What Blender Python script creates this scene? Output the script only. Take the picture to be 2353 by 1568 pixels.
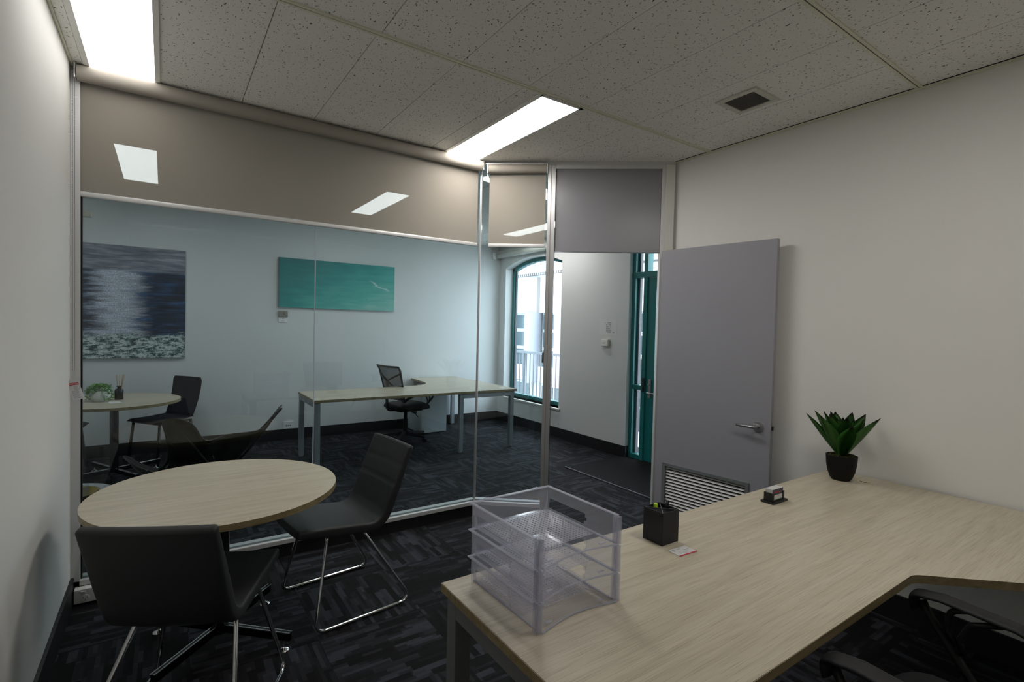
import bpy, bmesh, math, random
from mathutils import Vector, Matrix, Quaternion
random.seed(7)
PI = math.pi
for o in list(bpy.data.objects): bpy.data.objects.remove(o, do_unlink=True)
scene = bpy.context.scene
COL = scene.collection
CAMH = 1.49
CEIL = 2.76

# ------------------------------------------------------------------ camera
cam_d = bpy.data.cameras.new('camera'); cam = bpy.data.objects.new('camera', cam_d); COL.objects.link(cam)
cam_d.sensor_width = 36.0; cam_d.lens = 17.84; cam_d.clip_start = 0.02; cam_d.clip_end = 200
YAW, PITCH, ROLL = 0.6004, -0.0278, 0.02398
fw = Vector((math.sin(YAW)*math.cos(PITCH), math.cos(YAW)*math.cos(PITCH), math.sin(PITCH)))
rt = Vector((math.cos(YAW), -math.sin(YAW), 0)); up = rt.cross(fw)
r2 = rt*math.cos(ROLL)+up*math.sin(ROLL); u2 = -rt*math.sin(ROLL)+up*math.cos(ROLL)
m3 = Matrix((r2, u2, -fw)).transposed()
cam.matrix_world = Matrix.Translation((0, 0, CAMH)) @ m3.to_4x4()
scene.camera = cam

# ------------------------------------------------------------------ view, world
vs = scene.view_settings
vs.view_transform = 'Standard'; vs.look = 'None'; vs.gamma = 1.0; vs.use_curve_mapping = False
vs.exposure = 0.0
LIGHT_WALL, LIGHT_NEAR, LIGHT_DESK_FILL = 3.6, 18.0, 12.6      # emission of the office panels: by the left wall, by the glass corner, added unseen over the desk
LIGHT_FAR = 10.3       # emission of the panels in the outer room
SKY = 6.6
world = bpy.data.worlds.new('world'); scene.world = world; world.use_nodes = True
bg = world.node_tree.nodes['Background']
bg.inputs['Color'].default_value = (0.80, 0.90, 1.0, 1); bg.inputs['Strength'].default_value = SKY

# ------------------------------------------------------------------ material helpers
MATS = {}
def new_mat(name):
    m = bpy.data.materials.new(name); m.use_nodes = True
    nt = m.node_tree; b = nt.nodes['Principled BSDF']
    return m, nt, b
def N(nt, t, **kw):
    n = nt.nodes.new(t)
    for k, v in kw.items():
        if k.startswith('in_'): n.inputs[k[3:].replace('_', ' ')].default_value = v
        else: setattr(n, k, v)
    return n
def L(nt, a, b): nt.links.new(a, b)
def simple(name, col, rough=0.5, metal=0.0, bump=0.0, bscale=200, var=0.0, spec=0.5):
    m, nt, b = new_mat(name)
    b.inputs['Base Color'].default_value = (*col, 1); b.inputs['Roughness'].default_value = rough
    b.inputs['Metallic'].default_value = metal; b.inputs['Specular IOR Level'].default_value = spec
    tc = N(nt, 'ShaderNodeTexCoord')
    if var > 0:
        n = N(nt, 'ShaderNodeTexNoise'); n.inputs['Scale'].default_value = bscale*0.35; n.inputs['Detail'].default_value = 4
        L(nt, tc.outputs['Object'], n.inputs['Vector'])
        mx = N(nt, 'ShaderNodeMix', data_type='RGBA')
        mx.inputs['A'].default_value = (*[c*(1-var) for c in col], 1); mx.inputs['B'].default_value = (*[min(1, c*(1+var)) for c in col], 1)
        L(nt, n.outputs['Fac'], mx.inputs['Factor']); L(nt, mx.outputs['Result'], b.inputs['Base Color'])
    if bump > 0:
        n = N(nt, 'ShaderNodeTexNoise'); n.inputs['Scale'].default_value = bscale; n.inputs['Detail'].default_value = 3
        L(nt, tc.outputs['Object'], n.inputs['Vector'])
        bp = N(nt, 'ShaderNodeBump'); bp.inputs['Strength'].default_value = bump; bp.inputs['Distance'].default_value = 0.002
        L(nt, n.outputs['Fac'], bp.inputs['Height']); L(nt, bp.outputs['Normal'], b.inputs['Normal'])
    MATS[name] = m
    return m
def ramp(nt, stops, interp='LINEAR'):
    r = N(nt, 'ShaderNodeValToRGB'); cr = r.color_ramp; cr.interpolation = interp
    while len(cr.elements) < len(stops): cr.elements.new(0.5)
    for e, (p, c) in zip(cr.elements, stops): e.position = p; e.color = (*c, 1)
    return r
def mathn(nt, op, a, b=None, clamp=False):
    n = N(nt, 'ShaderNodeMath', operation=op); n.use_clamp = clamp
    for i, v in enumerate((a, b)):
        if v is None: continue
        if isinstance(v, (int, float)): n.inputs[i].default_value = v
        else: L(nt, v, n.inputs[i])
    return n.outputs[0]
def mixc(nt, f, a, b):
    n = N(nt, 'ShaderNodeMix', data_type='RGBA')
    for k, v in (('Factor', f), ('A', a), ('B', b)):
        if isinstance(v, (int, float)): n.inputs[k].default_value = v
        elif isinstance(v, tuple): n.inputs[k].default_value = (*v, 1)
        else: L(nt, v, n.inputs[k])
    return n.outputs['Result']

simple('wall_paint', (0.84, 0.83, 0.80), 0.75, bump=0.15, bscale=350)
simple('wall_cool', (0.76, 0.775, 0.77), 0.7, bump=0.12, bscale=350)
simple('white_trim', (0.74, 0.74, 0.68), 0.45)
simple('aluminium', (0.62, 0.62, 0.63), 0.38, metal=0.75)
simple('white_alu', (0.68, 0.68, 0.68), 0.42, metal=0.25)
simple('baseboard', (0.012, 0.012, 0.014), 0.5)
simple('black_plastic', (0.012, 0.012, 0.013), 0.45)
simple('rod_black', (0.008, 0.008, 0.008), 0.6, spec=0.2)
simple('arm_plastic', (0.020, 0.020, 0.023), 0.6, spec=0.3)
simple('black_fabric', (0.018, 0.019, 0.021), 0.85, bump=0.5, bscale=900, var=0.25)
simple('chair_vinyl', (0.022, 0.024, 0.026), 0.55, bump=0.25, bscale=700)
simple('navy_fabric', (0.035, 0.040, 0.060), 0.95, bump=0.6, bscale=500, var=0.35)
simple('black_leather', (0.012, 0.011, 0.010), 0.35, bump=0.3, bscale=250)
simple('chrome', (0.75, 0.75, 0.76), 0.08, metal=1.0)
simple('dark_chrome', (0.10, 0.10, 0.11), 0.12, metal=1.0)
simple('satin_steel', (0.50, 0.50, 0.51), 0.28, metal=1.0)
simple('desk_grey', (0.16, 0.16, 0.17), 0.5)
simple('desk_silver', (0.30, 0.33, 0.35), 0.45, metal=0.3)
simple('door_grey', (0.335, 0.335, 0.375), 0.38, bump=0.06, bscale=60)
simple('panel_grey', (0.27, 0.27, 0.295), 0.26, bump=0.10, bscale=45)
simple('louvre_frame', (0.17, 0.19, 0.20), 0.45)
simple('louvre_slat', (0.80, 0.80, 0.79), 0.4)
simple('dark_gap', (0.004, 0.004, 0.004), 0.9)
simple('teal_paint', (0.012, 0.19, 0.19), 0.35)
simple('beige_plastic', (0.66, 0.64, 0.52), 0.45)
simple('white_plastic', (0.88, 0.88, 0.86), 0.4)
simple('grey_plastic', (0.30, 0.29, 0.25), 0.45)
simple('paper', (0.80, 0.80, 0.80), 0.7)
simple('ink', (0.10, 0.10, 0.12), 0.8)
simple('ink_grey', (0.42, 0.42, 0.44), 0.8)
simple('red_print', (0.55, 0.03, 0.05), 0.6)
simple('canvas_side', (0.22, 0.26, 0.28), 0.8)
simple('navy_card', (0.012, 0.013, 0.019), 0.6, bump=0.2, bscale=900)
simple('cup_foam', (0.10, 0.10, 0.11), 0.95, bump=0.5, bscale=900, var=0.3)
simple('highlighter', (0.50, 0.80, 0.03), 0.4)
simple('pot_black', (0.005, 0.0045, 0.0045), 0.6, spec=0.25)
simple('moss', (0.050, 0.048, 0.015), 1.0, var=0.6, bscale=300)
simple('brass', (0.60, 0.42, 0.12), 0.18, metal=1.0)
simple('white_ceramic', (0.75, 0.76, 0.74), 0.35)
simple('leaflet', (0.12, 0.33, 0.07), 0.6, var=0.4, bscale=80)
simple('black_gloss', (0.006, 0.006, 0.007), 0.08)
simple('reed', (0.42, 0.24, 0.10), 0.7)
simple('grommet', (0.62, 0.55, 0.40), 0.5)
simple('side_table_top', (0.40, 0.41, 0.42), 0.4)
simple('pedestal_white', (0.52, 0.57, 0.58), 0.4)
simple('blind_tube', (0.34, 0.31, 0.27), 0.8, bump=0.2, bscale=900)
simple('mat_dark', (0.010, 0.010, 0.012), 0.8, bump=1.0, bscale=260, var=0.9, spec=0.2)
simple('facade_white', (0.62, 0.62, 0.61), 0.8)
simple('facade_beige', (0.33, 0.29, 0.28), 0.8)
simple('facade_column', (0.34, 0.33, 0.37), 0.8)
simple('facade_brick', (0.42, 0.20, 0.15), 0.9)
simple('facade_glass', (0.06, 0.09, 0.10), 0.12, spec=0.4)
simple('rail_grey', (0.10, 0.11, 0.125), 0.5)
simple('concrete', (0.45, 0.45, 0.44), 0.9, bump=0.2, bscale=60)
simple('sign_dark', (0.05, 0.05, 0.07), 0.5)
simple('t_rail', (0.80, 0.79, 0.64), 0.5)
simple('vent_frame', (0.66, 0.66, 0.58), 0.5)
simple('light_frame', (0.88, 0.88, 0.84), 0.5)
simple('vent_dark', (0.16, 0.155, 0.14), 0.7)

# wood laminate, grain along object X
def wood(name, c1, c2, c3):
    m, nt, b = new_mat(name)
    tc = N(nt, 'ShaderNodeTexCoord'); mp = N(nt, 'ShaderNodeMapping'); mp.inputs['Scale'].default_value = (0.9, 16, 16)
    L(nt, tc.outputs['Object'], mp.inputs['Vector'])
    n1 = N(nt, 'ShaderNodeTexNoise'); n1.inputs['Scale'].default_value = 2.2; n1.inputs['Detail'].default_value = 6; n1.inputs['Roughness'].default_value = 0.62; n1.inputs['Distortion'].default_value = 0.6
    L(nt, mp.outputs['Vector'], n1.inputs['Vector'])
    mp2 = N(nt, 'ShaderNodeMapping'); mp2.inputs['Scale'].default_value = (4.0, 210, 210)
    L(nt, tc.outputs['Object'], mp2.inputs['Vector'])
    n2 = N(nt, 'ShaderNodeTexNoise'); n2.inputs['Scale'].default_value = 1.6; n2.inputs['Detail'].default_value = 3
    L(nt, mp2.outputs['Vector'], n2.inputs['Vector'])
    r1 = ramp(nt, [(0.30, c3), (0.5, c1), (0.72, c2)])
    L(nt, n1.outputs['Fac'], r1.inputs['Fac'])
    r2_ = ramp(nt, [(0.34, (0.74, 0.70, 0.66)), (0.48, (1, 1, 1))])
    L(nt, n2.outputs['Fac'], r2_.inputs['Fac'])
    mx = N(nt, 'ShaderNodeMix', data_type='RGBA', blend_type='MULTIPLY'); mx.inputs['Factor'].default_value = 0.8
    L(nt, r1.outputs['Color'], mx.inputs['A']); L(nt, r2_.outputs['Color'], mx.inputs['B'])
    L(nt, mx.outputs['Result'], b.inputs['Base Color'])
    b.inputs['Roughness'].default_value = 0.34
    bp = N(nt, 'ShaderNodeBump'); bp.inputs['Strength'].default_value = 0.12; bp.inputs['Distance'].default_value = 0.001
    L(nt, n2.outputs['Fac'], bp.inputs['Height']); L(nt, bp.outputs['Normal'], b.inputs['Normal'])
    MATS[name] = m
wood('oak', (0.575, 0.515, 0.395), (0.64, 0.585, 0.47), (0.49, 0.435, 0.325))
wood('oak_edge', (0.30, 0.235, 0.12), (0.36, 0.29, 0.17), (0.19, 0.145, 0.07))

# speckled mineral-fibre ceiling tile
def ceiling_tile_mat():
    m, nt, b = new_mat('ceiling_tile')
    tc = N(nt, 'ShaderNodeTexCoord'); oi = N(nt, 'ShaderNodeObjectInfo')
    add = N(nt, 'ShaderNodeVectorMath', operation='ADD')
    sc = N(nt, 'ShaderNodeVectorMath', operation='SCALE'); L(nt, oi.outputs['Location'], sc.inputs[0]); sc.inputs['Scale'].default_value = 3.7
    L(nt, tc.outputs['Object'], add.inputs[0]); L(nt, sc.outputs['Vector'], add.inputs[1])
    wrp = N(nt, 'ShaderNodeTexNoise'); wrp.inputs['Scale'].default_value = 30; L(nt, add.outputs['Vector'], wrp.inputs['Vector'])
    wm = N(nt, 'ShaderNodeVectorMath', operation='SCALE'); L(nt, wrp.outputs['Color'], wm.inputs[0]); wm.inputs['Scale'].default_value = 0.03
    add2 = N(nt, 'ShaderNodeVectorMath', operation='ADD'); L(nt, add.outputs['Vector'], add2.inputs[0]); L(nt, wm.outputs['Vector'], add2.inputs[1])
    mp = N(nt, 'ShaderNodeMapping'); mp.inputs['Scale'].default_value = (135, 80, 1); L(nt, add2.outputs['Vector'], mp.inputs['Vector'])
    n = N(nt, 'ShaderNodeTexNoise'); n.inputs['Scale'].default_value = 1.0; n.inputs['Detail'].default_value = 1.5; L(nt, mp.outputs['Vector'], n.inputs['Vector'])
    n2 = N(nt, 'ShaderNodeTexNoise'); n2.inputs['Scale'].default_value = 6; L(nt, add.outputs['Vector'], n2.inputs['Vector'])
    r = ramp(nt, [(0.0, (0.92, 0.91, 0.87)), (0.655, (0.92, 0.91, 0.87)), (0.70, (0.10, 0.09, 0.08)), (1.0, (0.08, 0.07, 0.06))])
    L(nt, n.outputs['Fac'], r.inputs['Fac'])
    L(nt, r.outputs['Color'], b.inputs['Base Color']); b.inputs['Roughness'].default_value = 0.95
    bp = N(nt, 'ShaderNodeBump'); bp.inputs['Strength'].default_value = 0.5; bp.inputs['Distance'].default_value = 0.003; bp.invert = True
    L(nt, r.outputs['Alpha'], bp.inputs['Height'])
    MATS['ceiling_tile'] = m
ceiling_tile_mat()

# carpet tile: bars of slightly different greys, running along object X
def carpet_mat():
    m, nt, b = new_mat('carpet')
    tc = N(nt, 'ShaderNodeTexCoord'); oi = N(nt, 'ShaderNodeObjectInfo')
    sc = N(nt, 'ShaderNodeVectorMath', operation='SCALE'); L(nt, oi.outputs['Location'], sc.inputs[0]); sc.inputs['Scale'].default_value = 5.3
    add = N(nt, 'ShaderNodeVectorMath', operation='ADD'); L(nt, tc.outputs['Object'], add.inputs[0]); L(nt, sc.outputs['Vector'], add.inputs[1])
    cols = []
    for (bw, rh, off) in ((0.21, 0.034, 0.37), (0.13, 0.017, 0.61)):
        bk = N(nt, 'ShaderNodeTexBrick'); bk.offset = off; bk.offset_frequency = 2; bk.squash = 0.7; bk.squash_frequency = 3
        bk.inputs['Color1'].default_value = (0, 0, 0, 1); bk.inputs['Color2'].default_value = (1, 1, 1, 1)
        bk.inputs['Mortar Size'].default_value = 0.0; bk.inputs['Scale'].default_value = 1.0
        bk.inputs['Brick Width'].default_value = bw; bk.inputs['Row Height'].default_value = rh; bk.inputs['Bias'].default_value = 0.0
        L(nt, add.outputs['Vector'], bk.inputs['Vector']); cols.append(bk.outputs['Color'])
    s = mathn(nt, 'MULTIPLY', cols[0], 0.62); s2 = mathn(nt, 'MULTIPLY', cols[1], 0.38); v = mathn(nt, 'ADD', s, s2)
    r = ramp(nt, [(0.22, (0.0012, 0.0012, 0.0016)), (0.42, (0.0042, 0.0045, 0.0058)), (0.60, (0.017, 0.018, 0.023)), (0.82, (0.042, 0.045, 0.057))])
    L(nt, v, r.inputs['Fac'])
    n = N(nt, 'ShaderNodeTexNoise'); n.inputs['Scale'].default_value = 700; n.inputs['Detail'].default_value = 2; L(nt, tc.outputs['Object'], n.inputs['Vector'])
    mx = N(nt, 'ShaderNodeMix', data_type='RGBA', blend_type='MULTIPLY'); mx.inputs['Factor'].default_value = 0.5
    r2_ = ramp(nt, [(0.3, (0.45, 0.45, 0.45)), (0.7, (1.4, 1.4, 1.4))]); L(nt, n.outputs['Fac'], r2_.inputs['Fac'])
    L(nt, r.outputs['Color'], mx.inputs['A']); L(nt, r2_.outputs['Color'], mx.inputs['B'])
    L(nt, mx.outputs['Result'], b.inputs['Base Color']); b.inputs['Roughness'].default_value = 0.85
    b.inputs['Specular IOR Level'].default_value = 0.24; b.inputs['Sheen Weight'].default_value = 0.02; b.inputs['Sheen Roughness'].default_value = 0.5
    bp = N(nt, 'ShaderNodeBump'); bp.inputs['Strength'].default_value = 0.6; bp.inputs['Distance'].default_value = 0.004
    hs = mathn(nt, 'ADD', mathn(nt, 'MULTIPLY', n.outputs['Fac'], 0.6), v); L(nt, hs, bp.inputs['Height']); L(nt, bp.outputs['Normal'], b.inputs['Normal'])
    MATS['carpet'] = m
carpet_mat()

# clear architectural glass (thin pane: fresnel reflection over tinted pass-through)
def glass_mat(name, tint, rough=0.0, haze=0.0, ior=1.5, boost=1.0):
    m, nt, b = new_mat(name); nt.nodes.remove(b)
    out = nt.nodes['Material Output']
    tr = N(nt, 'ShaderNodeBsdfTransparent'); tr.inputs['Color'].default_value = (*tint, 1)
    gl = N(nt, 'ShaderNodeBsdfGlossy'); gl.inputs['Roughness'].default_value = rough; gl.inputs['Color'].default_value = (0.95, 0.97, 1, 1)
    fr = N(nt, 'ShaderNodeLayerWeight'); fr.inputs['Blend'].default_value = 0.5      # Schlick term from the facing angle, same on both faces of the pane
    fz = mathn(nt, 'ADD', 0.04*boost, mathn(nt, 'MULTIPLY', mathn(nt, 'POWER', fr.outputs['Facing'], 5.0), 0.9), True)
    mx = N(nt, 'ShaderNodeMixShader'); L(nt, fz, mx.inputs['Fac']); L(nt, tr.outputs['BSDF'], mx.inputs[1]); L(nt, gl.outputs['BSDF'], mx.inputs[2])
    last = mx.outputs['Shader']
    if haze > 0:
        df = N(nt, 'ShaderNodeBsdfDiffuse'); df.inputs['Color'].default_value = (0.78, 0.79, 0.88, 1)
        tl = N(nt, 'ShaderNodeBsdfTranslucent'); tl.inputs['Color'].default_value = (0.78, 0.79, 0.88, 1)
        ad = N(nt, 'ShaderNodeMixShader'); ad.inputs['Fac'].default_value = 0.5; L(nt, df.outputs['BSDF'], ad.inputs[1]); L(nt, tl.outputs['BSDF'], ad.inputs[2])
        m2 = N(nt, 'ShaderNodeMixShader'); m2.inputs['Fac'].default_value = haze; L(nt, last, m2.inputs[1]); L(nt, ad.outputs['Shader'], m2.inputs[2]); last = m2.outputs['Shader']
    L(nt, last, out.inputs['Surface']); MATS[name] = m
glass_mat('pane_glass', (0.885, 0.945, 0.96))          # each pane has two faces, so the tint acts twice
glass_mat('window_glass', (0.97, 0.98, 0.98))
glass_mat('tumbler_glass', (0.90, 0.91, 0.91), haze=0.07, boost=2.0)
glass_mat('tray_plastic', (0.94, 0.94, 0.96), rough=0.06, haze=0.05, boost=1.2)
glass_mat('edge_glass', (0.6, 0.7, 0.72), rough=0.1, haze=0.75)
glass_mat('tray_frost', (0.94, 0.94, 0.96), rough=0.2, haze=0.17, boost=1.0)
glass_mat('tray_post', (0.93, 0.93, 0.96), rough=0.12, haze=0.16, boost=1.6)
glass_mat('tray_edge', (0.92, 0.92, 0.96), rough=0.15, haze=0.42, boost=2.0)

# sunscreen blind fabric: open weave, some light passes straight through
def blind_mat():
    m, nt, b = new_mat('blind_fabric'); nt.nodes.remove(b); out = nt.nodes['Material Output']
    tc = N(nt, 'ShaderNodeTexCoord'); n = N(nt, 'ShaderNodeTexNoise'); n.inputs['Scale'].default_value = 800; L(nt, tc.outputs['Object'], n.inputs['Vector'])
    c = mixc(nt, n.outputs['Fac'], (0.32, 0.288, 0.247), (0.375, 0.34, 0.297))
    df = N(nt, 'ShaderNodeBsdfDiffuse'); L(nt, c, df.inputs['Color'])
    tl = N(nt, 'ShaderNodeBsdfTranslucent'); tl.inputs['Color'].default_value = (0.30, 0.26, 0.22, 1)
    a = N(nt, 'ShaderNodeMixShader'); a.inputs['Fac'].default_value = 0.15; L(nt, df.outputs['BSDF'], a.inputs[1]); L(nt, tl.outputs['BSDF'], a.inputs[2])
    tr = N(nt, 'ShaderNodeBsdfTransparent'); 
    mx = N(nt, 'ShaderNodeMixShader'); mx.inputs['Fac'].default_value = 0.075; L(nt, a.outputs['Shader'], mx.inputs[1]); L(nt, tr.outputs['BSDF'], mx.inputs[2])
    L(nt, mx.outputs['Shader'], out.inputs['Surface']); MATS['blind_fabric'] = m
blind_mat()
# open mesh of the task-chair backs
def mesh_mat():
    m, nt, b = new_mat('chair_mesh'); out = nt.nodes['Material Output']
    b.inputs['Base Color'].default_value = (0.02, 0.02, 0.026, 1); b.inputs['Roughness'].default_value = 0.7
    tr = N(nt, 'ShaderNodeBsdfTransparent'); mx = N(nt, 'ShaderNodeMixShader'); mx.inputs['Fac'].default_value = 0.17
    L(nt, b.outputs['BSDF'], mx.inputs[1]); L(nt, tr.outputs['BSDF'], mx.inputs[2]); L(nt, mx.outputs['Shader'], out.inputs['Surface']); MATS['chair_mesh'] = m
mesh_mat()
def emit_mat(name, col, st):
    m, nt, b = new_mat(name); b.inputs['Base Color'].default_value = (0.9, 0.9, 0.9, 1); b.inputs['Roughness'].default_value = 0.4
    b.inputs['Emission Color'].default_value = (*col, 1); b.inputs['Emission Strength'].default_value = st; MATS[name] = m
emit_mat('diffuser_near', (1.0, 0.965, 0.91), LIGHT_NEAR)
emit_mat('diffuser_wall', (1.0, 0.975, 0.94), LIGHT_WALL)
emit_mat('diffuser_desk_fill', (1.0, 0.965, 0.91), LIGHT_DESK_FILL)
emit_mat('diffuser_far', (1.0, 0.98, 0.95), LIGHT_FAR)

# agave leaf with dark tip (tip follows object Z)
def leaf_mat():
    m, nt, b = new_mat('agave_leaf'); tc = N(nt, 'ShaderNodeTexCoord'); sp = N(nt, 'ShaderNodeSeparateXYZ'); L(nt, tc.outputs['Generated'], sp.inputs[0])
    n = N(nt, 'ShaderNodeTexNoise'); n.inputs['Scale'].default_value = 30; L(nt, tc.outputs['Object'], n.inputs['Vector'])
    g = mixc(nt, n.outputs['Fac'], (0.016, 0.115, 0.014), (0.060, 0.165, 0.026))
    r = ramp(nt, [(0.0, (0, 0, 0)), (0.88, (0, 0, 0)), (0.95, (1, 1, 1))]); L(nt, sp.outputs['Y'], r.inputs['Fac'])
    c = mixc(nt, r.outputs['Color'], g, (0.02, 0.012, 0.008)); L(nt, c, b.inputs['Base Color']); b.inputs['Roughness'].default_value = 0.42; MATS['agave_leaf'] = m
leaf_mat()

# sea painting (abstract moonlit sea, thick paint); object X/Z run -0.6..0.6
def sea_paint():
    m, nt, b = new_mat('sea_painting'); tc = N(nt, 'ShaderNodeTexCoord'); sp = N(nt, 'ShaderNodeSeparateXYZ'); L(nt, tc.outputs['Object'], sp.inputs[0])
    X, Z = sp.outputs['X'], sp.outputs['Z']
    def noise(sx, sz, scale=1.0, detail=5, rough=0.6):
        mp = N(nt, 'ShaderNodeMapping'); mp.inputs['Scale'].default_value = (sx, 1, sz); L(nt, tc.outputs['Object'], mp.inputs['Vector'])
        n = N(nt, 'ShaderNodeTexNoise'); n.inputs['Scale'].default_value = scale; n.inputs['Detail'].default_value = detail; n.inputs['Roughness'].default_value = rough
        L(nt, mp.outputs['Vector'], n.inputs['Vector']); return n.outputs['Fac']
    streak = noise(3, 26, 1.0, 6, 0.65); blob = noise(3, 5, 1.4, 4); fine = noise(60, 70, 1.5, 3, 0.7); streak2 = noise(6, 60, 1.0, 4, 0.7)
    sky = ramp(nt, [(0.30, (0.07, 0.095, 0.13)), (0.5, (0.20, 0.22, 0.27)), (0.70, (0.46, 0.48, 0.55))]); L(nt, streak, sky.inputs['Fac'])
    sea = ramp(nt, [(0.34, (0.002, 0.004, 0.010)), (0.5, (0.006, 0.022, 0.060)), (0.64, (0.020, 0.085, 0.22)), (0.80, (0.16, 0.28, 0.42))]); L(nt, streak, sea.inputs['Fac'])
    # glitter path down the middle
    ax = mathn(nt, 'ABSOLUTE', mathn(nt, 'ADD', X, mathn(nt, 'MULTIPLY', mathn(nt, 'SUBTRACT', streak, 0.5), 0.62)))
    path = N(nt, 'ShaderNodeMapRange'); path.interpolation_type = 'SMOOTHSTEP'; path.inputs['From Min'].default_value = 0.30; path.inputs['From Max'].default_value = 0.05
    L(nt, ax, path.inputs['Value'])
    gl = mathn(nt, 'MULTIPLY', path.outputs['Result'], mathn(nt, 'ADD', -0.45, mathn(nt, 'MULTIPLY', mathn(nt, 'ADD', mathn(nt, 'MULTIPLY', streak2, 0.55), mathn(nt, 'MULTIPLY', fine, 0.45)), 2.4)), True)
    white = ramp(nt, [(0.3, (0.42, 0.50, 0.68)), (0.6, (0.80, 0.84, 0.92))]); L(nt, fine, white.inputs['Fac'])
    c1 = mixc(nt, gl, sea.outputs['Color'], white.outputs['Color'])
    spk = ramp(nt, [(0.66, (0, 0, 0)), (0.72, (1, 1, 1))]); L(nt, fine, spk.inputs['Fac'])
    low = N(nt, 'ShaderNodeMapRange'); low.inputs['From Min'].default_value = 0.10; low.inputs['From Max'].default_value = -0.25; L(nt, Z, low.inputs['Value'])
    c2 = mixc(nt, mathn(nt, 'MULTIPLY', spk.outputs['Color'], low.outputs['Result'], True), c1, (0.55, 0.66, 0.74))
    # surf at the bottom
    surf = ramp(nt, [(0.38, (0.004, 0.014, 0.020)), (0.47, (0.03, 0.09, 0.10)), (0.52, (0.55, 0.66, 0.64)), (0.60, (0.80, 0.84, 0.80)), (0.68, (0.40, 0.24, 0.06))])
    sn = mathn(nt, 'ADD', mathn(nt, 'MULTIPLY', noise(10, 26, 1.2, 6, 0.75), 0.7), mathn(nt, 'MULTIPLY', fine, 0.3)); L(nt, sn, surf.inputs['Fac'])
    zn = mathn(nt, 'ADD', Z, mathn(nt, 'MULTIPLY', mathn(nt, 'SUBTRACT', blob, 0.5), 0.22))
    bm_ = N(nt, 'ShaderNodeMapRange'); bm_.inputs['From Min'].default_value = -0.33; bm_.inputs['From Max'].default_value = -0.39; L(nt, zn, bm_.inputs['Value'])
    c3 = mixc(nt, bm_.outputs['Result'], c2, surf.outputs['Color'])
    hz = N(nt, 'ShaderNodeMapRange'); hz.inputs['From Min'].default_value = 0.325; hz.inputs['From Max'].default_value = 0.345; L(nt, Z, hz.inputs['Value'])
    c4 = mixc(nt, hz.outputs['Result'], c3, sky.outputs['Color'])
    L(nt, c4, b.inputs['Base Color']); b.inputs['Roughness'].default_value = 0.45
    bp = N(nt, 'ShaderNodeBump'); bp.inputs['Strength'].default_value = 0.5; bp.inputs['Distance'].default_value = 0.004; L(nt, sn, bp.inputs['Height']); L(nt, bp.outputs['Normal'], b.inputs['Normal'])
    MATS['sea_painting'] = m
sea_paint()
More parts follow.
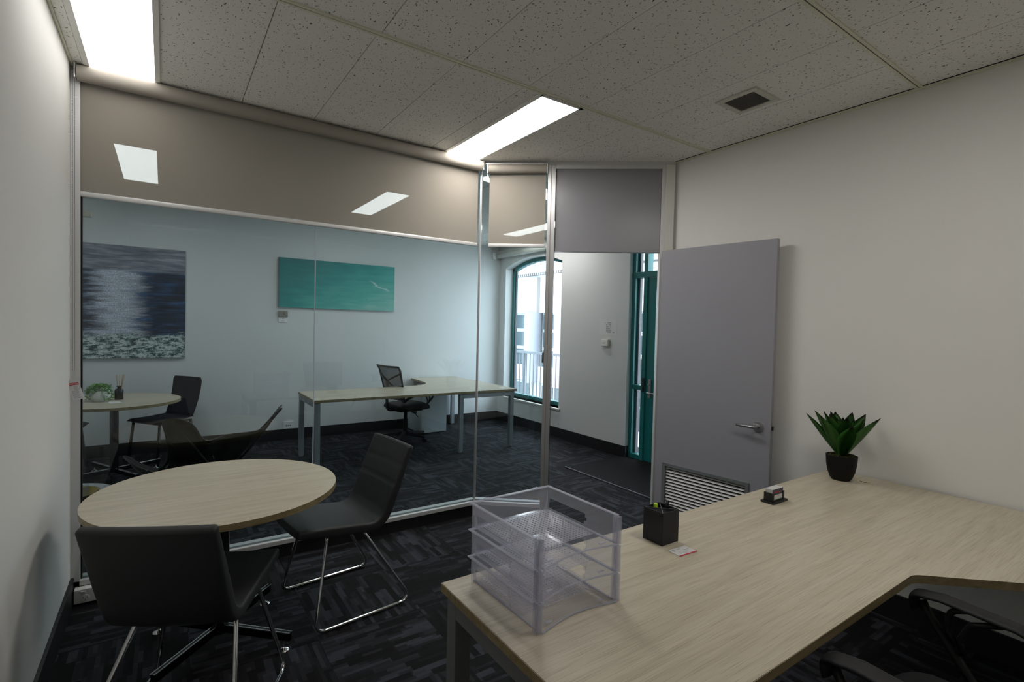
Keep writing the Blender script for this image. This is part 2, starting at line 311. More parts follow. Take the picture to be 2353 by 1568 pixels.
def beach_paint():
    m, nt, b = new_mat('beach_print'); tc = N(nt, 'ShaderNodeTexCoord'); sp = N(nt, 'ShaderNodeSeparateXYZ'); L(nt, tc.outputs['Object'], sp.inputs[0])
    X, Z = sp.outputs['X'], sp.outputs['Z']
    mp = N(nt, 'ShaderNodeMapping'); mp.inputs['Scale'].default_value = (1.5, 1, 9); mp.inputs['Rotation'].default_value = (0, 0.12, 0); L(nt, tc.outputs['Object'], mp.inputs['Vector'])
    n = N(nt, 'ShaderNodeTexNoise'); n.inputs['Scale'].default_value = 2.0; n.inputs['Detail'].default_value = 5; L(nt, mp.outputs['Vector'], n.inputs['Vector'])
    t = mathn(nt, 'ADD', mathn(nt, 'ADD', mathn(nt, 'MULTIPLY', X, 0.32), mathn(nt, 'MULTIPLY', Z, -0.65)), 0.42)
    t = mathn(nt, 'ADD', t, mathn(nt, 'MULTIPLY', mathn(nt, 'SUBTRACT', n.outputs['Fac'], 0.5), 0.5))
    r = ramp(nt, [(0.08, (0.012, 0.20, 0.21)), (0.36, (0.030, 0.33, 0.31)), (0.60, (0.10, 0.48, 0.42)), (0.85, (0.30, 0.60, 0.52))]); L(nt, t, r.inputs['Fac'])
    # a foam line curling down on the right
    d = mathn(nt, 'ABSOLUTE', mathn(nt, 'ADD', mathn(nt, 'ADD', mathn(nt, 'MULTIPLY', mathn(nt, 'SUBTRACT', X, 0.55), 0.42), mathn(nt, 'SUBTRACT', Z, 0.02)), mathn(nt, 'MULTIPLY', mathn(nt, 'SUBTRACT', n.outputs['Fac'], 0.5), 0.10)))
    f1 = N(nt, 'ShaderNodeMapRange'); f1.inputs['From Min'].default_value = 0.014; f1.inputs['From Max'].default_value = 0.004; L(nt, d, f1.inputs['Value'])
    g1 = N(nt, 'ShaderNodeMapRange'); g1.inputs['From Min'].default_value = 0.38; g1.inputs['From Max'].default_value = 0.46; L(nt, X, g1.inputs['Value'])
    g2 = N(nt, 'ShaderNodeMapRange'); g2.inputs['From Min'].default_value = 0.70; g2.inputs['From Max'].default_value = 0.62; L(nt, X, g2.inputs['Value'])
    fo = mathn(nt, 'MULTIPLY', mathn(nt, 'MULTIPLY', f1.outputs['Result'], g1.outputs['Result']), g2.outputs['Result'], True)
    c = mixc(nt, mathn(nt, 'MULTIPLY', fo, 0.7), r.outputs['Color'], (0.75, 0.85, 0.82))
    vo = N(nt, 'ShaderNodeTexVoronoi'); vo.inputs['Scale'].default_value = 14; L(nt, tc.outputs['Object'], vo.inputs['Vector'])
    dot = N(nt, 'ShaderNodeMapRange'); dot.inputs['From Min'].default_value = 0.11; dot.inputs['From Max'].default_value = 0.08; L(nt, vo.outputs['Distance'], dot.inputs['Value'])
    sepc = N(nt, 'ShaderNodeSeparateColor'); L(nt, vo.outputs['Color'], sepc.inputs[0])
    keep = mathn(nt, 'GREATER_THAN', sepc.outputs[0], 0.66)
    rr = mathn(nt, 'ADD', mathn(nt, 'POWER', mathn(nt, 'MULTIPLY', mathn(nt, 'SUBTRACT', X, 0.22), 2.4), 2.0), mathn(nt, 'POWER', mathn(nt, 'MULTIPLY', mathn(nt, 'ADD', Z, 0.03), 4.4), 2.0))
    inside = mathn(nt, 'LESS_THAN', rr, 1.0)
    dm = mathn(nt, 'MULTIPLY', mathn(nt, 'MULTIPLY', dot.outputs['Result'], keep), inside, True)
    c = mixc(nt, mathn(nt, 'MULTIPLY', dm, 0.8), c, (0.02, 0.10, 0.09))
    L(nt, c, b.inputs['Base Color']); b.inputs['Roughness'].default_value = 0.5; MATS['beach_print'] = m
beach_paint()

# ------------------------------------------------------------------ mesh helpers
def tag(o, label=None, cat=None, group=None, kind=None):
    if label: o['label'] = label
    if cat: o['category'] = cat
    if group: o['group'] = group
    if kind: o['kind'] = kind
    return o
def link(name, me, mat, parent=None, loc=(0, 0, 0), rot=(0, 0, 0), smooth=None):
    o = bpy.data.objects.new(name, me); COL.objects.link(o)
    if mat is not None and len(me.materials) == 0:
        for mm in (mat if isinstance(mat, (list, tuple)) else [mat]): me.materials.append(MATS[mm])
    o.location = loc; o.rotation_euler = rot
    if parent: o.parent = parent
    if smooth is not None:
        for p in me.polygons: p.use_smooth = smooth
    return o
def empty(name, loc=(0, 0, 0), rz=0.0, label=None, cat=None, group=None, kind=None):
    o = bpy.data.objects.new(name, None); COL.objects.link(o); o.location = loc; o.rotation_euler = (0, 0, rz); o.empty_display_size = 0.05
    return tag(o, label, cat, group, kind)
def tomesh(name, bm):
    bmesh.ops.recalc_face_normals(bm, faces=bm.faces)
    me = bpy.data.meshes.new(name); bm.to_mesh(me); bm.free(); return me
def bm_box(bm, x0, x1, y0, y1, z0, z1, bevel=0.0, mat=None):
    mat = mat or Matrix()
    vs_ = [bm.verts.new(mat @ Vector(p)) for p in ((x0, y0, z0), (x1, y0, z0), (x1, y1, z0), (x0, y1, z0), (x0, y0, z1), (x1, y0, z1), (x1, y1, z1), (x0, y1, z1))]
    fs = [bm.faces.new([vs_[i] for i in f]) for f in ((0, 3, 2, 1), (4, 5, 6, 7), (0, 1, 5, 4), (1, 2, 6, 5), (2, 3, 7, 6), (3, 0, 4, 7))]
    if bevel > 0:
        es = list({e for f in fs for e in f.edges})
        bmesh.ops.bevel(bm, geom=es, offset=bevel, segments=2, affect='EDGES', profile=0.5)
def box(name, x0, x1, y0, y1, z0, z1, mat, parent=None, bevel=0.0, loc=(0, 0, 0), rot=(0, 0, 0)):
    bm = bmesh.new(); bm_box(bm, x0, x1, y0, y1, z0, z1, bevel)
    return link(name, tomesh(name, bm), mat, parent, loc, rot)
def fillet(pts, r, seg=5, closed=False):
    pts = [Vector(p) for p in pts]; n = len(pts); out = []
    for i, p in enumerate(pts):
        if not closed and i in (0, n-1): out.append(p); continue
        rr = r[i] if isinstance(r, (list, tuple)) else r
        a = pts[(i-1) % n]-p; b = pts[(i+1) % n]-p
        if rr <= 0 or a.length < 1e-6 or b.length < 1e-6: out.append(p); continue
        ang = a.angle(b)
        if ang > 3.1: out.append(p); continue
        d = min(rr/math.tan(ang/2), a.length*0.48, b.length*0.48)
        s = p+a.normalized()*d; e = p+b.normalized()*d
        for k in range(seg+1):
            t = k/seg; out.append(s*(1-t)**2+p*2*t*(1-t)+e*t*t)
    return out
def bm_tube(bm, pts, r, n=10, closed=False, caps=True):
    pts = [Vector(p) for p in pts]; m = len(pts); rings = []
    t0 = (pts[1]-pts[0]).normalized(); ref = Vector((0, 0, 1)) if abs(t0.z) < 0.9 else Vector((1, 0, 0))
    u = t0.cross(ref).normalized(); prev = t0
    for i, p in enumerate(pts):
        if closed: t = (pts[(i+1) % m]-pts[i-1]).normalized()
        elif i == 0: t = (pts[1]-p).normalized()
        elif i == m-1: t = (p-pts[i-1]).normalized()
        else: t = ((pts[i+1]-p).normalized()+(p-pts[i-1]).normalized()).normalized()
        q = prev.rotation_difference(t); u = q @ u; u = (u-t*u.dot(t)).normalized(); prev = t
        v = t.cross(u); rr = r[i] if isinstance(r, list) else r
        if isinstance(rr, tuple): ra, rb = rr
        else: ra = rb = rr
        rings.append([bm.verts.new(p+u*math.cos(2*PI*k/n)*ra+v*math.sin(2*PI*k/n)*rb) for k in range(n)])
    rng = range(m) if closed else range(m-1)
    for i in rng:
        a, b = rings[i], rings[(i+1) % m]
        for k in range(n): bm.faces.new((a[k], a[(k+1) % n], b[(k+1) % n], b[k]))
    if caps and not closed:
        bm.faces.new(rings[0][::-1]); bm.faces.new(rings[-1])
def tube(name, pts, r, mat, parent=None, n=10, closed=False):
    bm = bmesh.new(); bm_tube(bm, pts, r, n, closed); o = link(name, tomesh(name, bm), mat, parent)
    for p in o.data.polygons: p.use_smooth = len(p.vertices) == 4
    return o
def bm_lathe(bm, prof, n=32, c=(0, 0, 0)):
    rings = []
    for (r, z) in prof:
        if r < 1e-5: rings.append([bm.verts.new((c[0], c[1], c[2]+z))])
        else: rings.append([bm.verts.new((c[0]+r*math.cos(2*PI*k/n), c[1]+r*math.sin(2*PI*k/n), c[2]+z)) for k in range(n)])
    for a, b in zip(rings, rings[1:]):
        for k in range(n):
            k2 = (k+1) % n
            if len(a) == 1 and len(b) == 1: continue
            if len(a) == 1: bm.faces.new((a[0], b[k2], b[k]))
            elif len(b) == 1: bm.faces.new((a[k], a[k2], b[0]))
            else: bm.faces.new((a[k], a[k2], b[k2], b[k]))
def lathe(name, prof, mat, parent=None, n=32, loc=(0, 0, 0), angle=35, rot=(0, 0, 0)):
    bm = bmesh.new(); bm_lathe(bm, prof, n); me = tomesh(name, bm); o = link(name, me, mat, parent, loc, rot); sharp(o, angle); return o
def sharp(o, angle=35):
    me = o.data
    for p in me.polygons: p.use_smooth = True
    bm = bmesh.new(); bm.from_mesh(me)
    for e in bm.edges:
        if len(e.link_faces) == 2 and e.calc_face_angle(0) > math.radians(angle): e.smooth = False
    bm.to_mesh(me); bm.free()
def bm_prism(bm, poly, z0, z1, bevel=0.0, M=None):
    M = M or Matrix()
    lo = [bm.verts.new(M @ Vector((p[0], p[1], z0))) for p in poly]; hi = [bm.verts.new(M @ Vector((p[0], p[1], z1))) for p in poly]
    n = len(poly); f0 = bm.faces.new(lo[::-1]); f1 = bm.faces.new(hi)
    for i in range(n): bm.faces.new((lo[i], lo[(i+1) % n], hi[(i+1) % n], hi[i]))
    if bevel > 0:
        es = list(f0.edges)+list(f1.edges); bmesh.ops.bevel(bm, geom=es, offset=bevel, segments=2, affect='EDGES')
def prism(name, poly, z0, z1, mat, parent=None, bevel=0.0, M=None, angle=40):
    bm = bmesh.new(); bm_prism(bm, poly, z0, z1, bevel, M); o = link(name, tomesh(name, bm), mat, parent); sharp(o, angle); return o
def bevel_mod(o, w, seg=3, ang=40):
    md = o.modifiers.new('bevel', 'BEVEL'); md.width = w; md.segments = seg; md.limit_method = 'ANGLE'; md.angle_limit = math.radians(ang)
    for p in o.data.polygons: p.use_smooth = True
    return o
def circle(r, n=48, c=(0, 0)): return [(c[0]+r*math.cos(2*PI*k/n), c[1]+r*math.sin(2*PI*k/n)) for k in range(n)]
def rrect(w, h, r, seg=5): return [(p.x, p.y) for p in fillet([(-w/2, -h/2, 0), (w/2, -h/2, 0), (w/2, h/2, 0), (-w/2, h/2, 0)], r, seg, True)]
def copy_tree(o, parent=None):
    c = o.copy(); COL.objects.link(c)
    if parent: c.parent = parent
    for ch in list(o.children): copy_tree(ch, c)
    return c
def text_mesh(name, s, size, mat, parent, M):
    cu = bpy.data.curves.new(name, 'FONT'); cu.body = s; cu.size = size; cu.align_x = 'CENTER'; cu.align_y = 'CENTER'; cu.extrude = 0.0002
    to = bpy.data.objects.new(name, cu); COL.objects.link(to); dg = bpy.context.evaluated_depsgraph_get()
    me = bpy.data.meshes.new_from_object(to.evaluated_get(dg)); bpy.data.objects.remove(to, do_unlink=True)
    me.transform(M); me.materials.clear()
    return link(name, me, mat, parent)
XL, XR = -0.3975, 3.18           # office side walls
YP = 3.44                        # glass plane of the partition
YB = 6.85                        # far wall of the outer room
XW = 4.42                        # window wall
XFL = -2.6                       # outer room, left wall
YR = -1.7                        # wall behind the camera

# ------------------------------------------------------------------ floor with carpet tiles
fl = box('floor', XFL-0.1, 5.0, YR-0.1, YB+0.1, -0.12, -0.006, 'dark_gap'); tag(fl, 'dark carpet floor of tiles with short grey bars running both ways', 'floor', kind='structure')
bm = bmesh.new(); bm_box(bm, -0.2495, 0.2495, -0.2495, 0.2495, -0.006, 0.0); ct_me = tomesh('carpet_tile', bm); ct_me.materials.append(MATS['carpet'])
ix = 0
for i in range(-5, 10):
    for j in range(-4, 14):
        cx, cy = XL+0.25+0.5*i, 0.17+0.5*j
        if cy > 3.7 or XL < cx < XR+0.3:
            if cx < XFL+0.2 or cx > 4.6 or cy > YB+0.05 or cy < -1.4: continue
            if cx > XR+0.3 and cy < 2.4: continue
            if cx < XL and cy < 3.7: continue
            o = link('carpet_tile', ct_me, None, fl, (cx, cy, 0), (0, 0, PI/2*((i+j) % 2)))
# ------------------------------------------------------------------ ceiling
ce = box('ceiling', XFL-0.1, 5.0, YR-0.1, YB+0.1, CEIL+0.012, CEIL+0.12, 'wall_paint'); tag(ce, 'suspended ceiling of speckled off-white tiles on cream rails', 'ceiling', kind='structure')
TB = [2.212+1.205*k for k in range(-3, 5)]        # rails run along X at these Y
J0 = -0.035
xs = [XL]+[J0+0.4*k for k in range(0, 8)]+[2.765+0.001, XR]
xs = sorted(set(round(v, 4) for v in [XL, J0, 0.365, 0.765, 1.165, 1.565, 1.985, 2.385, 2.785, XR]))
LIGHTS = [(-0.335, -0.03), (1.685, 1.985)]
def tile(x0, x1, y0, y1):
    g = 0.0022
    bm = bmesh.new(); bm_box(bm, x0-(x0+x1)/2+g, x1-(x0+x1)/2-g, y0-(y0+y1)/2+g, y1-(y0+y1)/2-g, 0, 0.012)
    return link('ceiling_tile', tomesh('ceiling_tile', bm), 'ceiling_tile', ce, ((x0+x1)/2, (y0+y1)/2, CEIL))
rows = [(-1.398, -0.193), (-0.193, 1.007), (1.007, 2.212), (2.212, YP-0.02)]
for ri, (ya, yb) in enumerate(rows):
    for a, b_ in zip(xs, xs[1:]):
        off = 0.012 if ri == 2 else 0.0
        aa, bb = (a+off if a > XL else a), (b_+off if b_ < XR else b_)
        if ri in (1, 3):
            if a == XL and ri == 3: tile(XL, -0.345, ya, yb); continue
            if abs(a-1.565) < 1e-3: tile(1.565, 1.68, ya, yb); continue
        tile(aa, bb, ya, yb)
# ceiling over the outer room: rails and tiles too (seen only through the open-weave blinds)
for (ya, yb) in [(3.52, 4.70), (4.70, 5.905), (5.905, YB)]:
    x = XFL
    for xe in [-2.2, -1.8, -1.4, -1.0, -0.6, -0.33, -0.03, 0.37, 0.77, 1.17, 1.57, 1.73, 2.01, 2.41, 2.81, 3.21, 3.61, 3.80, 4.09, 4.42]:
        lit = (ya == 4.70) and any(abs(xe-v) < 1e-3 for v in (-0.03, 2.01, 4.09))
        if not lit: tile(x, xe, ya, yb)
        x = xe
for y in TB[:5]:
    if y > 3.0: continue
    for k, (a, b_) in enumerate(((-0.016, -0.0025), (0.0025, 0.016))):
        box('ceiling_rail', XL, XR, y+a, y+b_, CEIL-0.006, CEIL+0.004, 't_rail', ce)
    box('rail_gap_shade', XL, XR, y-0.0025, y+0.0025, CEIL-0.002, CEIL+0.004, 'dark_gap', ce)  # dark strip stands in for the shade in the gap between rails
box('ceiling_rail', XR-0.020, XR, YR, 2.50, CEIL-0.012, CEIL+0.001, 't_rail', ce); box('rail_gap_shade', XR-0.024, XR-0.020, YR, 2.50, CEIL-0.003, CEIL+0.001, 'dark_gap', ce)  # dark strip beside the wall rail is painted shade too
box('ceiling_rail', XL, XL+0.012, YR, YP, CEIL-0.006, CEIL+0.001, 't_rail', ce)

def ceiling_light(x0, x1, y0, y1, mat, label, group):
    r = empty('ceiling_light', ((x0+x1)/2, (y0+y1)/2, CEIL), 0, label, 'light', group)
    w, l = (x1-x0)/2, (y1-y0)/2; f = 0.022
    box('diffuser', -w+f*0.6, w-f, -l+f, l-f, -0.002, 0.006, mat, r)
    bm = bmesh.new()
    bm_box(bm, -w-0.012, -w+f*0.6, -l, l, -0.006, 0.010); bm_box(bm, w-f, w, -l, l, -0.006, 0.010)
    bm_box(bm, -w, w, -l, -l+f, -0.006, 0.010); bm_box(bm, -w, w, l-f, l, -0.006, 0.010)
    link('frame', tomesh('frame', bm), 'light_frame', r)
    return r
ceiling_light(-0.332, -0.026, 2.225, 3.41, 'diffuser_wall', 'long recessed ceiling light panel against the left wall above the roller blind', 'light panels of the office')
ceiling_light(1.685, 1.985, 2.225, 3.41, 'diffuser_near', 'long recessed ceiling light panel by the angled corner of the glass partition', 'light panels of the office')
ceiling_light(1.685, 1.985, -0.18, 0.99, 'diffuser_desk_fill', 'added ceiling light panel above the desk chair, out of view, brightening desk and right wall', 'light panels of the office')  # added panel outside the view, brightens the desk and right wall
for (a, b_), t in (((-0.325, -0.035), 'ceiling light panel of the outer room showing through blind above the sea painting'), ((1.735, 2.005), 'ceiling light panel of the outer room showing through blind above the turquoise print'), ((3.805, 4.085), 'ceiling light panel of the outer room nearest the arched window')):
    ceiling_light(a, b_, 4.705, 5.90, 'diffuser_far', t, 'light panels of the outer room')

# ceiling vent
vt = empty('ceiling_vent', (2.625, 1.612, CEIL), 0, 'small square grey air vent grille in the speckled ceiling', 'vent')
bm = bmesh.new(); 
for a in ((-0.118, -0.086, -0.118, 0.118), (0.086, 0.118, -0.118, 0.118), (-0.086, 0.086, -0.118, -0.086), (-0.086, 0.086, 0.086, 0.118)): bm_box(bm, *a, -0.010, 0.0, 0.003)
link('frame', tomesh('frame', bm), 'vent_frame', vt)
box('backing', -0.086, 0.086, -0.086, 0.086, -0.001, 0.001, 'dark_gap', vt)
bm = bmesh.new()
for k in range(-9, 10):
    bm_box(bm, k*0.009-0.001, k*0.009+0.001, -0.086, 0.086, -0.006, 0.0); bm_box(bm, -0.086, 0.086, k*0.009-0.001, k*0.009+0.001, -0.006, 0.0)
tag(link('grille', tomesh('grille', bm), 'vent_dark', vt), kind='stuff')

# ------------------------------------------------------------------ walls
def wall(name, x0, x1, y0, y1, label, mat='wall_paint', z0=0, z1=CEIL):
    return tag(box(name, x0, x1, y0, y1, z0, z1, mat), label, 'wall', kind='structure')
wall('wall_left', XL-0.1, XL, YR, YP+0.08, 'plain white painted wall beside the light panel and power sockets')
wall('wall_right', XR, XR+0.09, YR, 2.52, 'plain white painted wall behind the open grey door and plant')
wall('wall_rear', XL-0.1, XR+0.1, YR-0.1, YR, 'white painted office wall behind the camera')
wall('wall_outer_left', XFL-0.1, XFL, YP, YB, 'white left end wall of the outer room', 'wall_cool')
wall('wall_outer_front', XFL, XL-0.1, YP, YP+0.1, 'white wall of the outer room beside the glass partition', 'wall_cool')
wall('wall_back', XFL-0.1, XW+0.3, YB, YB+0.1, 'white back wall with two sea pictures on it', 'wall_cool')
wall('wall_entry', XR+0.09, 4.80, 2.38, 2.48, 'white side wall beside the teal entrance door', 'wall_cool')
# window wall with an arched opening
WY0, WY1, WZ0, WZS, WZA = 5.30, 6.67, 0.40, 2.40, 2.525
def arch(y0, y1, zs, za, n=16):
    return [(y0+(y1-y0)*k/n, zs+(za-zs)*(1-((2*k/n)-1)**2)) for k in range(n+1)]
def arch_wall():
    bm = bmesh.new(); x0, x1 = XW, XW+0.22
    bm_box(bm, x0, x1, 4.09, WY0, 0, CEIL); bm_box(bm, x0, x1, WY1, YB, 0, CEIL); bm_box(bm, x0, x1, WY0, WY1, 0, WZ0)
    A = arch(WY0, WY1, WZS, WZA)
    for (ya, za), (yb, zb) in zip(A, A[1:]):
        v = [bm.verts.new(p) for p in ((x0, ya, za), (x0, yb, zb), (x0, yb, CEIL), (x0, ya, CEIL), (x1, ya, za), (x1, yb, zb), (x1, yb, CEIL), (x1, ya, CEIL))]
        bm.faces.new((v[0], v[1], v[2], v[3])); bm.faces.new((v[4], v[7], v[6], v[5])); bm.faces.new((v[0], v[4], v[5], v[1]))
    return link('wall_window', tomesh('wall_window', bm), 'wall_cool')
tag(arch_wall(), 'white wall with the arched window and the wall switch', 'wall', kind='structure')
sill = tag(box('trim_1', XW-0.03, XW+0.15, WY0-0.04, WY1+0.03, WZ0-0.025, WZ0, 'white_trim', None, 0.004), 'white sill below the arched window', 'sill', kind='structure')
# recess above / beside the entrance frame
EX = 4.47
box_e = box('wall_entrance', EX+0.0, EX+0.2, 2.48, 4.09, 2.55, CEIL, 'wall_cool'); tag(box_e, 'white wall strip above the teal entrance frame', 'wall', kind='structure')
# baseboards
def bb(name, x0, x1, y0, y1, h, label): return tag(box(name, x0, x1, y0, y1, 0, h, 'baseboard', None, 0.002), label, 'baseboard', kind='structure')
bb('baseboard_left', XL, XL+0.014, YR, YP-0.03, 0.135, 'black baseboard along the white left wall')
bb('baseboard_right', XR-0.014, XR, YR, 2.46, 0.135, 'black baseboard under the desk along the right wall')
bb('baseboard_back', XFL, XW, YB-0.014, YB, 0.135, 'black baseboard below the sea pictures')
bb('baseboard_window', XW-0.014, XW, 4.09, YB-0.014, 0.135, 'black baseboard below the arched window')
bb('baseboard_entry_end', XW, XW+0.048, 4.076, 4.09, 0.135, 'short black baseboard wrapping the wall end at the entrance')

# ------------------------------------------------------------------ glazed partition
P0 = Vector((2.035, YP, 0)); P3 = Vector((XR-0.01, 2.515, 0)); D = (P3-P0).normalized(); NRM = Vector((-D.y, D.x, 0))   # NRM points into the outer room
LEN = (P3-P0).length
ANG = math.atan2(D.y, D.x)
def T(s, n, z): return P0+D*s+NRM*n+Vector((0, 0, z))
MA = Matrix.Translation(P0) @ Matrix.Rotation(ANG, 4, 'Z')      # local x along the angled wall, local y into outer room
pt = empty('window_1', (XL, YP, 0), 0, 'full-height frameless glass partition with silver sill between office and outer room', 'glass partition', kind='structure')
pt.rotation_euler = (0, 0, 0)
def pbox(name, x0, x1, y0, y1, z0, z1, mat, parent=pt, bev=0.0, M=None):
    bm = bmesh.new(); bm_box(bm, x0, x1, y0, y1, z0, z1, bev, M); me = tomesh(name, bm)
    me.transform(Matrix.Translation(-Vector(parent.location))); return link(name, me, mat, parent)
SZ = 0.085
# straight run
pbox('kickboard', XL, 2.035, YP-0.02, YP+0.03, 0, SZ, 'baseboard')
pbox('sill_rail', XL, 2.035, YP-0.035, YP-0.008, SZ, SZ+0.028, 'white_alu', bev=0.002)
pbox('sill_rail', XL, 2.035, YP+0.008, YP+0.05, SZ, SZ+0.034, 'white_alu', bev=0.002)
pbox('channel', XL, 2.035, YP-0.008, YP+0.008, SZ, SZ+0.006, 'dark_gap')
pbox('head_rail', XL, 2.035, YP-0.02, YP+0.03, CEIL-0.03, CEIL, 'white_alu')
pbox('stile', XL, XL+0.038, YP-0.035, YP+0.04, SZ, CEIL-0.03, 'white_alu', bev=0.002)
pbox('gasket', XL+0.038, XL+0.044, YP-0.012, YP+0.012, SZ+0.02, CEIL-0.03, 'dark_gap')
pbox('glass_pane', XL+0.04, 0.7985, YP-0.005, YP+0.005, SZ+0.004, CEIL-0.02, 'pane_glass')
pbox('glass_pane', 0.8035, 2.028, YP-0.005, YP+0.005, SZ+0.004, CEIL-0.02, 'pane_glass')
pbox('pane_joint', 0.7985, 0.8035, YP-0.005, YP+0.005, SZ+0.004, CEIL-0.02, 'edge_glass')
pbox('pane_joint', 2.027, 2.035, YP-0.006, YP+0.006, SZ+0.004, CEIL-0.02, 'edge_glass')
# angled run
S1, S2 = 0.515, 0.575
pbox('kickboard', 0, S2, -0.02, 0.03, 0, SZ, 'baseboard', M=MA)
pbox('sill_rail', 0.0, S1, -0.035, -0.008, SZ, SZ+0.028, 'white_alu', bev=0.002, M=MA)
pbox('sill_rail', 0.0, S1, 0.008, 0.05, SZ, SZ+0.034, 'white_alu', bev=0.002, M=MA)
pbox('head_rail', 0, LEN, -0.03, 0.04, CEIL-0.022, CEIL, 'white_alu', M=MA)
pbox('glass_pane', 0.008, S1, -0.005, 0.005, SZ+0.004, CEIL-0.02, 'pane_glass', M=MA)
pbox('mullion', S1, S1+0.026, -0.035, 0.045, 0, CEIL-0.022, 'aluminium', bev=0.002, M=MA)
pbox('mullion', S1+0.026, S2, -0.028, 0.05, 0, CEIL-0.022, 'aluminium', bev=0.002, M=MA)
pbox('corner_strip', -0.012, 0.004, -0.012, 0.010, SZ, CEIL-0.02, 'aluminium', bev=0.002, M=MA)
# door frame and over-panel
DH = 2.085
tf = empty('trim_2', T(S2, 0, 0), 0, 'pale aluminium door frame with smooth grey panel above the doorway', 'door frame', kind='structure')
def fbox(n_, *a, mat='white_alu', bev=0.002): return pbox(n_, *a, mat, tf, bev, MA)
SE = LEN-0.065
fbox('over_panel', S2+0.004, SE-0.03, -0.012, 0.03, DH+0.012, CEIL-0.055, mat='panel_grey', bev=0.001)
fbox('head', S2, SE, -0.03, 0.045, CEIL-0.055, CEIL-0.022)
fbox('transom', S2, SE-0.028, -0.016, 0.04, DH-0.006, DH+0.012, mat='panel_grey')
fbox('jamb', SE-0.028, SE, -0.03, 0.045, 0, CEIL-0.022)
fbox('post', SE, LEN, -0.035, 0.06, 0, CEIL-0.025, mat='white_trim')
fbox('gasket', S2+0.001, S2+0.004, -0.02, 0.03, 0, CEIL-0.055, mat='dark_gap', bev=0)
# ------------------------------------------------------------------ grey door, open
DW, DT = 0.80, 0.036
h0 = Vector((2.985, 2.455, 0)); h1 = Vector((3.085, 1.655, 0)); dd = (h1-h0).normalized()
door = empty('door_1', h0, math.atan2(dd.y, dd.x), 'grey hinged office door standing open with a louvre vent at its foot', 'door', kind='structure')
# local x runs from the hinge to the free edge; local -y faces the office
def dbox(n_, *a, mat, par=door, bev=0.0):
    bm = bmesh.new(); bm_box(bm, *a, bev); return link(n_, tomesh(n_, bm), mat, par)
LV = (0.085, 0.66, 0.10, 0.51)      # louvre opening x0 x1 z0 z1
DZ = 2.07
bm = bmesh.new()
bm_box(bm, 0, LV[0], 0, DT, 0.012, DZ); bm_box(bm, LV[1], DW, 0, DT, 0.012, DZ); bm_box(bm, LV[0], LV[1], 0, DT, LV[3], DZ); bm_box(bm, LV[0], LV[1], 0, DT, 0.012, LV[2])
link('leaf', tomesh('leaf', bm), 'door_grey', door)
bm = bmesh.new(); f = 0.024
for a in ((LV[0]-f, LV[0], LV[2]-f, LV[3]+f), (LV[1], LV[1]+f, LV[2]-f, LV[3]+f), (LV[0], LV[1], LV[3], LV[3]+f), (LV[0], LV[1], LV[2]-f, LV[2])): bm_box(bm, a[0], a[1], -0.008, DT+0.008, a[2], a[3], 0.002)
link('louvre_frame', tomesh('louvre_frame', bm), 'louvre_frame', door)
dbox('louvre_back', LV[0], LV[1], DT-0.006, DT-0.002, LV[2], LV[3], mat='dark_gap')
ns = 18; st = (LV[3]-LV[2])/ns
bm = bmesh.new(); Mx = Matrix.Rotation(math.radians(38), 4, 'X'); bm_box(bm, LV[0]+0.001, LV[1]-0.001, -0.0085, 0.0085, -0.0012, 0.0012, 0, Mx); sl_me = tomesh('slat', bm); sl_me.materials.append(MATS['louvre_slat'])
for k in range(ns): link('slat', sl_me, None, door, (0, 0.012, LV[2]+st*(k+0.5)))
# lever handle
hz = 0.90
hd = empty('handle', (DW-0.075, 0, hz)); hd.parent = door
lathe('rose', [(0, 0), (0.034, 0), (0.034, -0.004), (0.030, -0.010), (0, -0.010)][::-1], 'satin_steel', hd, 32, rot=(-PI/2, 0, 0))
for o in hd.children: o.rotation_euler = (PI/2, 0, 0); o.scale = (1, 1, -1)
tube('lever', fillet([(0, 0, 0), (0, -0.05, 0), (-0.115, -0.05, 0.002)], 0.02), 0.009, 'satin_steel', hd, 12)
dbox('latch_plate', DW-0.001, DW+0.0015, 0.008, DT-0.008, hz-0.06, hz+0.055, mat='satin_steel')
dbox('latch', DW, DW+0.010, 0.013, DT-0.013, hz-0.012, hz+0.012, mat='black_plastic')

# ------------------------------------------------------------------ roller blinds
def blind(parent, x0, x1, ztop, zbot, yf, M, trad=0.036):
    inv = Matrix.Translation(-Vector(parent.location))
    def lk(n_, bm, mat): me = tomesh(n_, bm); me.transform(inv @ M); return link(n_, me, mat, parent)
    yc = yf-0.0
    bm = bmesh.new(); bm_tube(bm, [(x0, yc, ztop-trad), (x1, yc, ztop-trad)], trad, 24); o = lk('roller_tube', bm, 'blind_tube'); sharp(o, 50)
    bm = bmesh.new(); bm.faces.new([bm.verts.new(p) for p in ((x0+0.004, yc+trad-0.003, zbot+0.012), (x1-0.004, yc+trad-0.003, zbot+0.012), (x1-0.004, yc+trad-0.003, ztop-trad), (x0+0.004, yc+trad-0.003, ztop-trad))]); lk('fabric', bm, 'blind_fabric')
    bm = bmesh.new(); bm_box(bm, x0+0.002, x1-0.002, yc+trad-0.011, yc+trad+0.004, zbot, zbot+0.028, 0.006)
    o = lk('bottom_rail', bm, 'white_alu'); sharp(o, 60)
    for xa in (x0-0.010, x1+0.002):
        bm = bmesh.new(); bm_box(bm, xa, xa+0.007, yc-0.03, yc+0.036, ztop-0.075, ztop, 0.002); lk('bracket', bm, 'aluminium')
    return lk
rb = empty('roller_blind', (XL+0.03, YP-0.05, CEIL), 0, 'wide taupe roller blind across the top of the straight glass partition', 'roller blind', 'roller blinds on the glass partition')
lk = blind(rb, XL+0.028, 1.995, CEIL-0.004, 2.105, YP-0.056, Matrix(), 0.040)
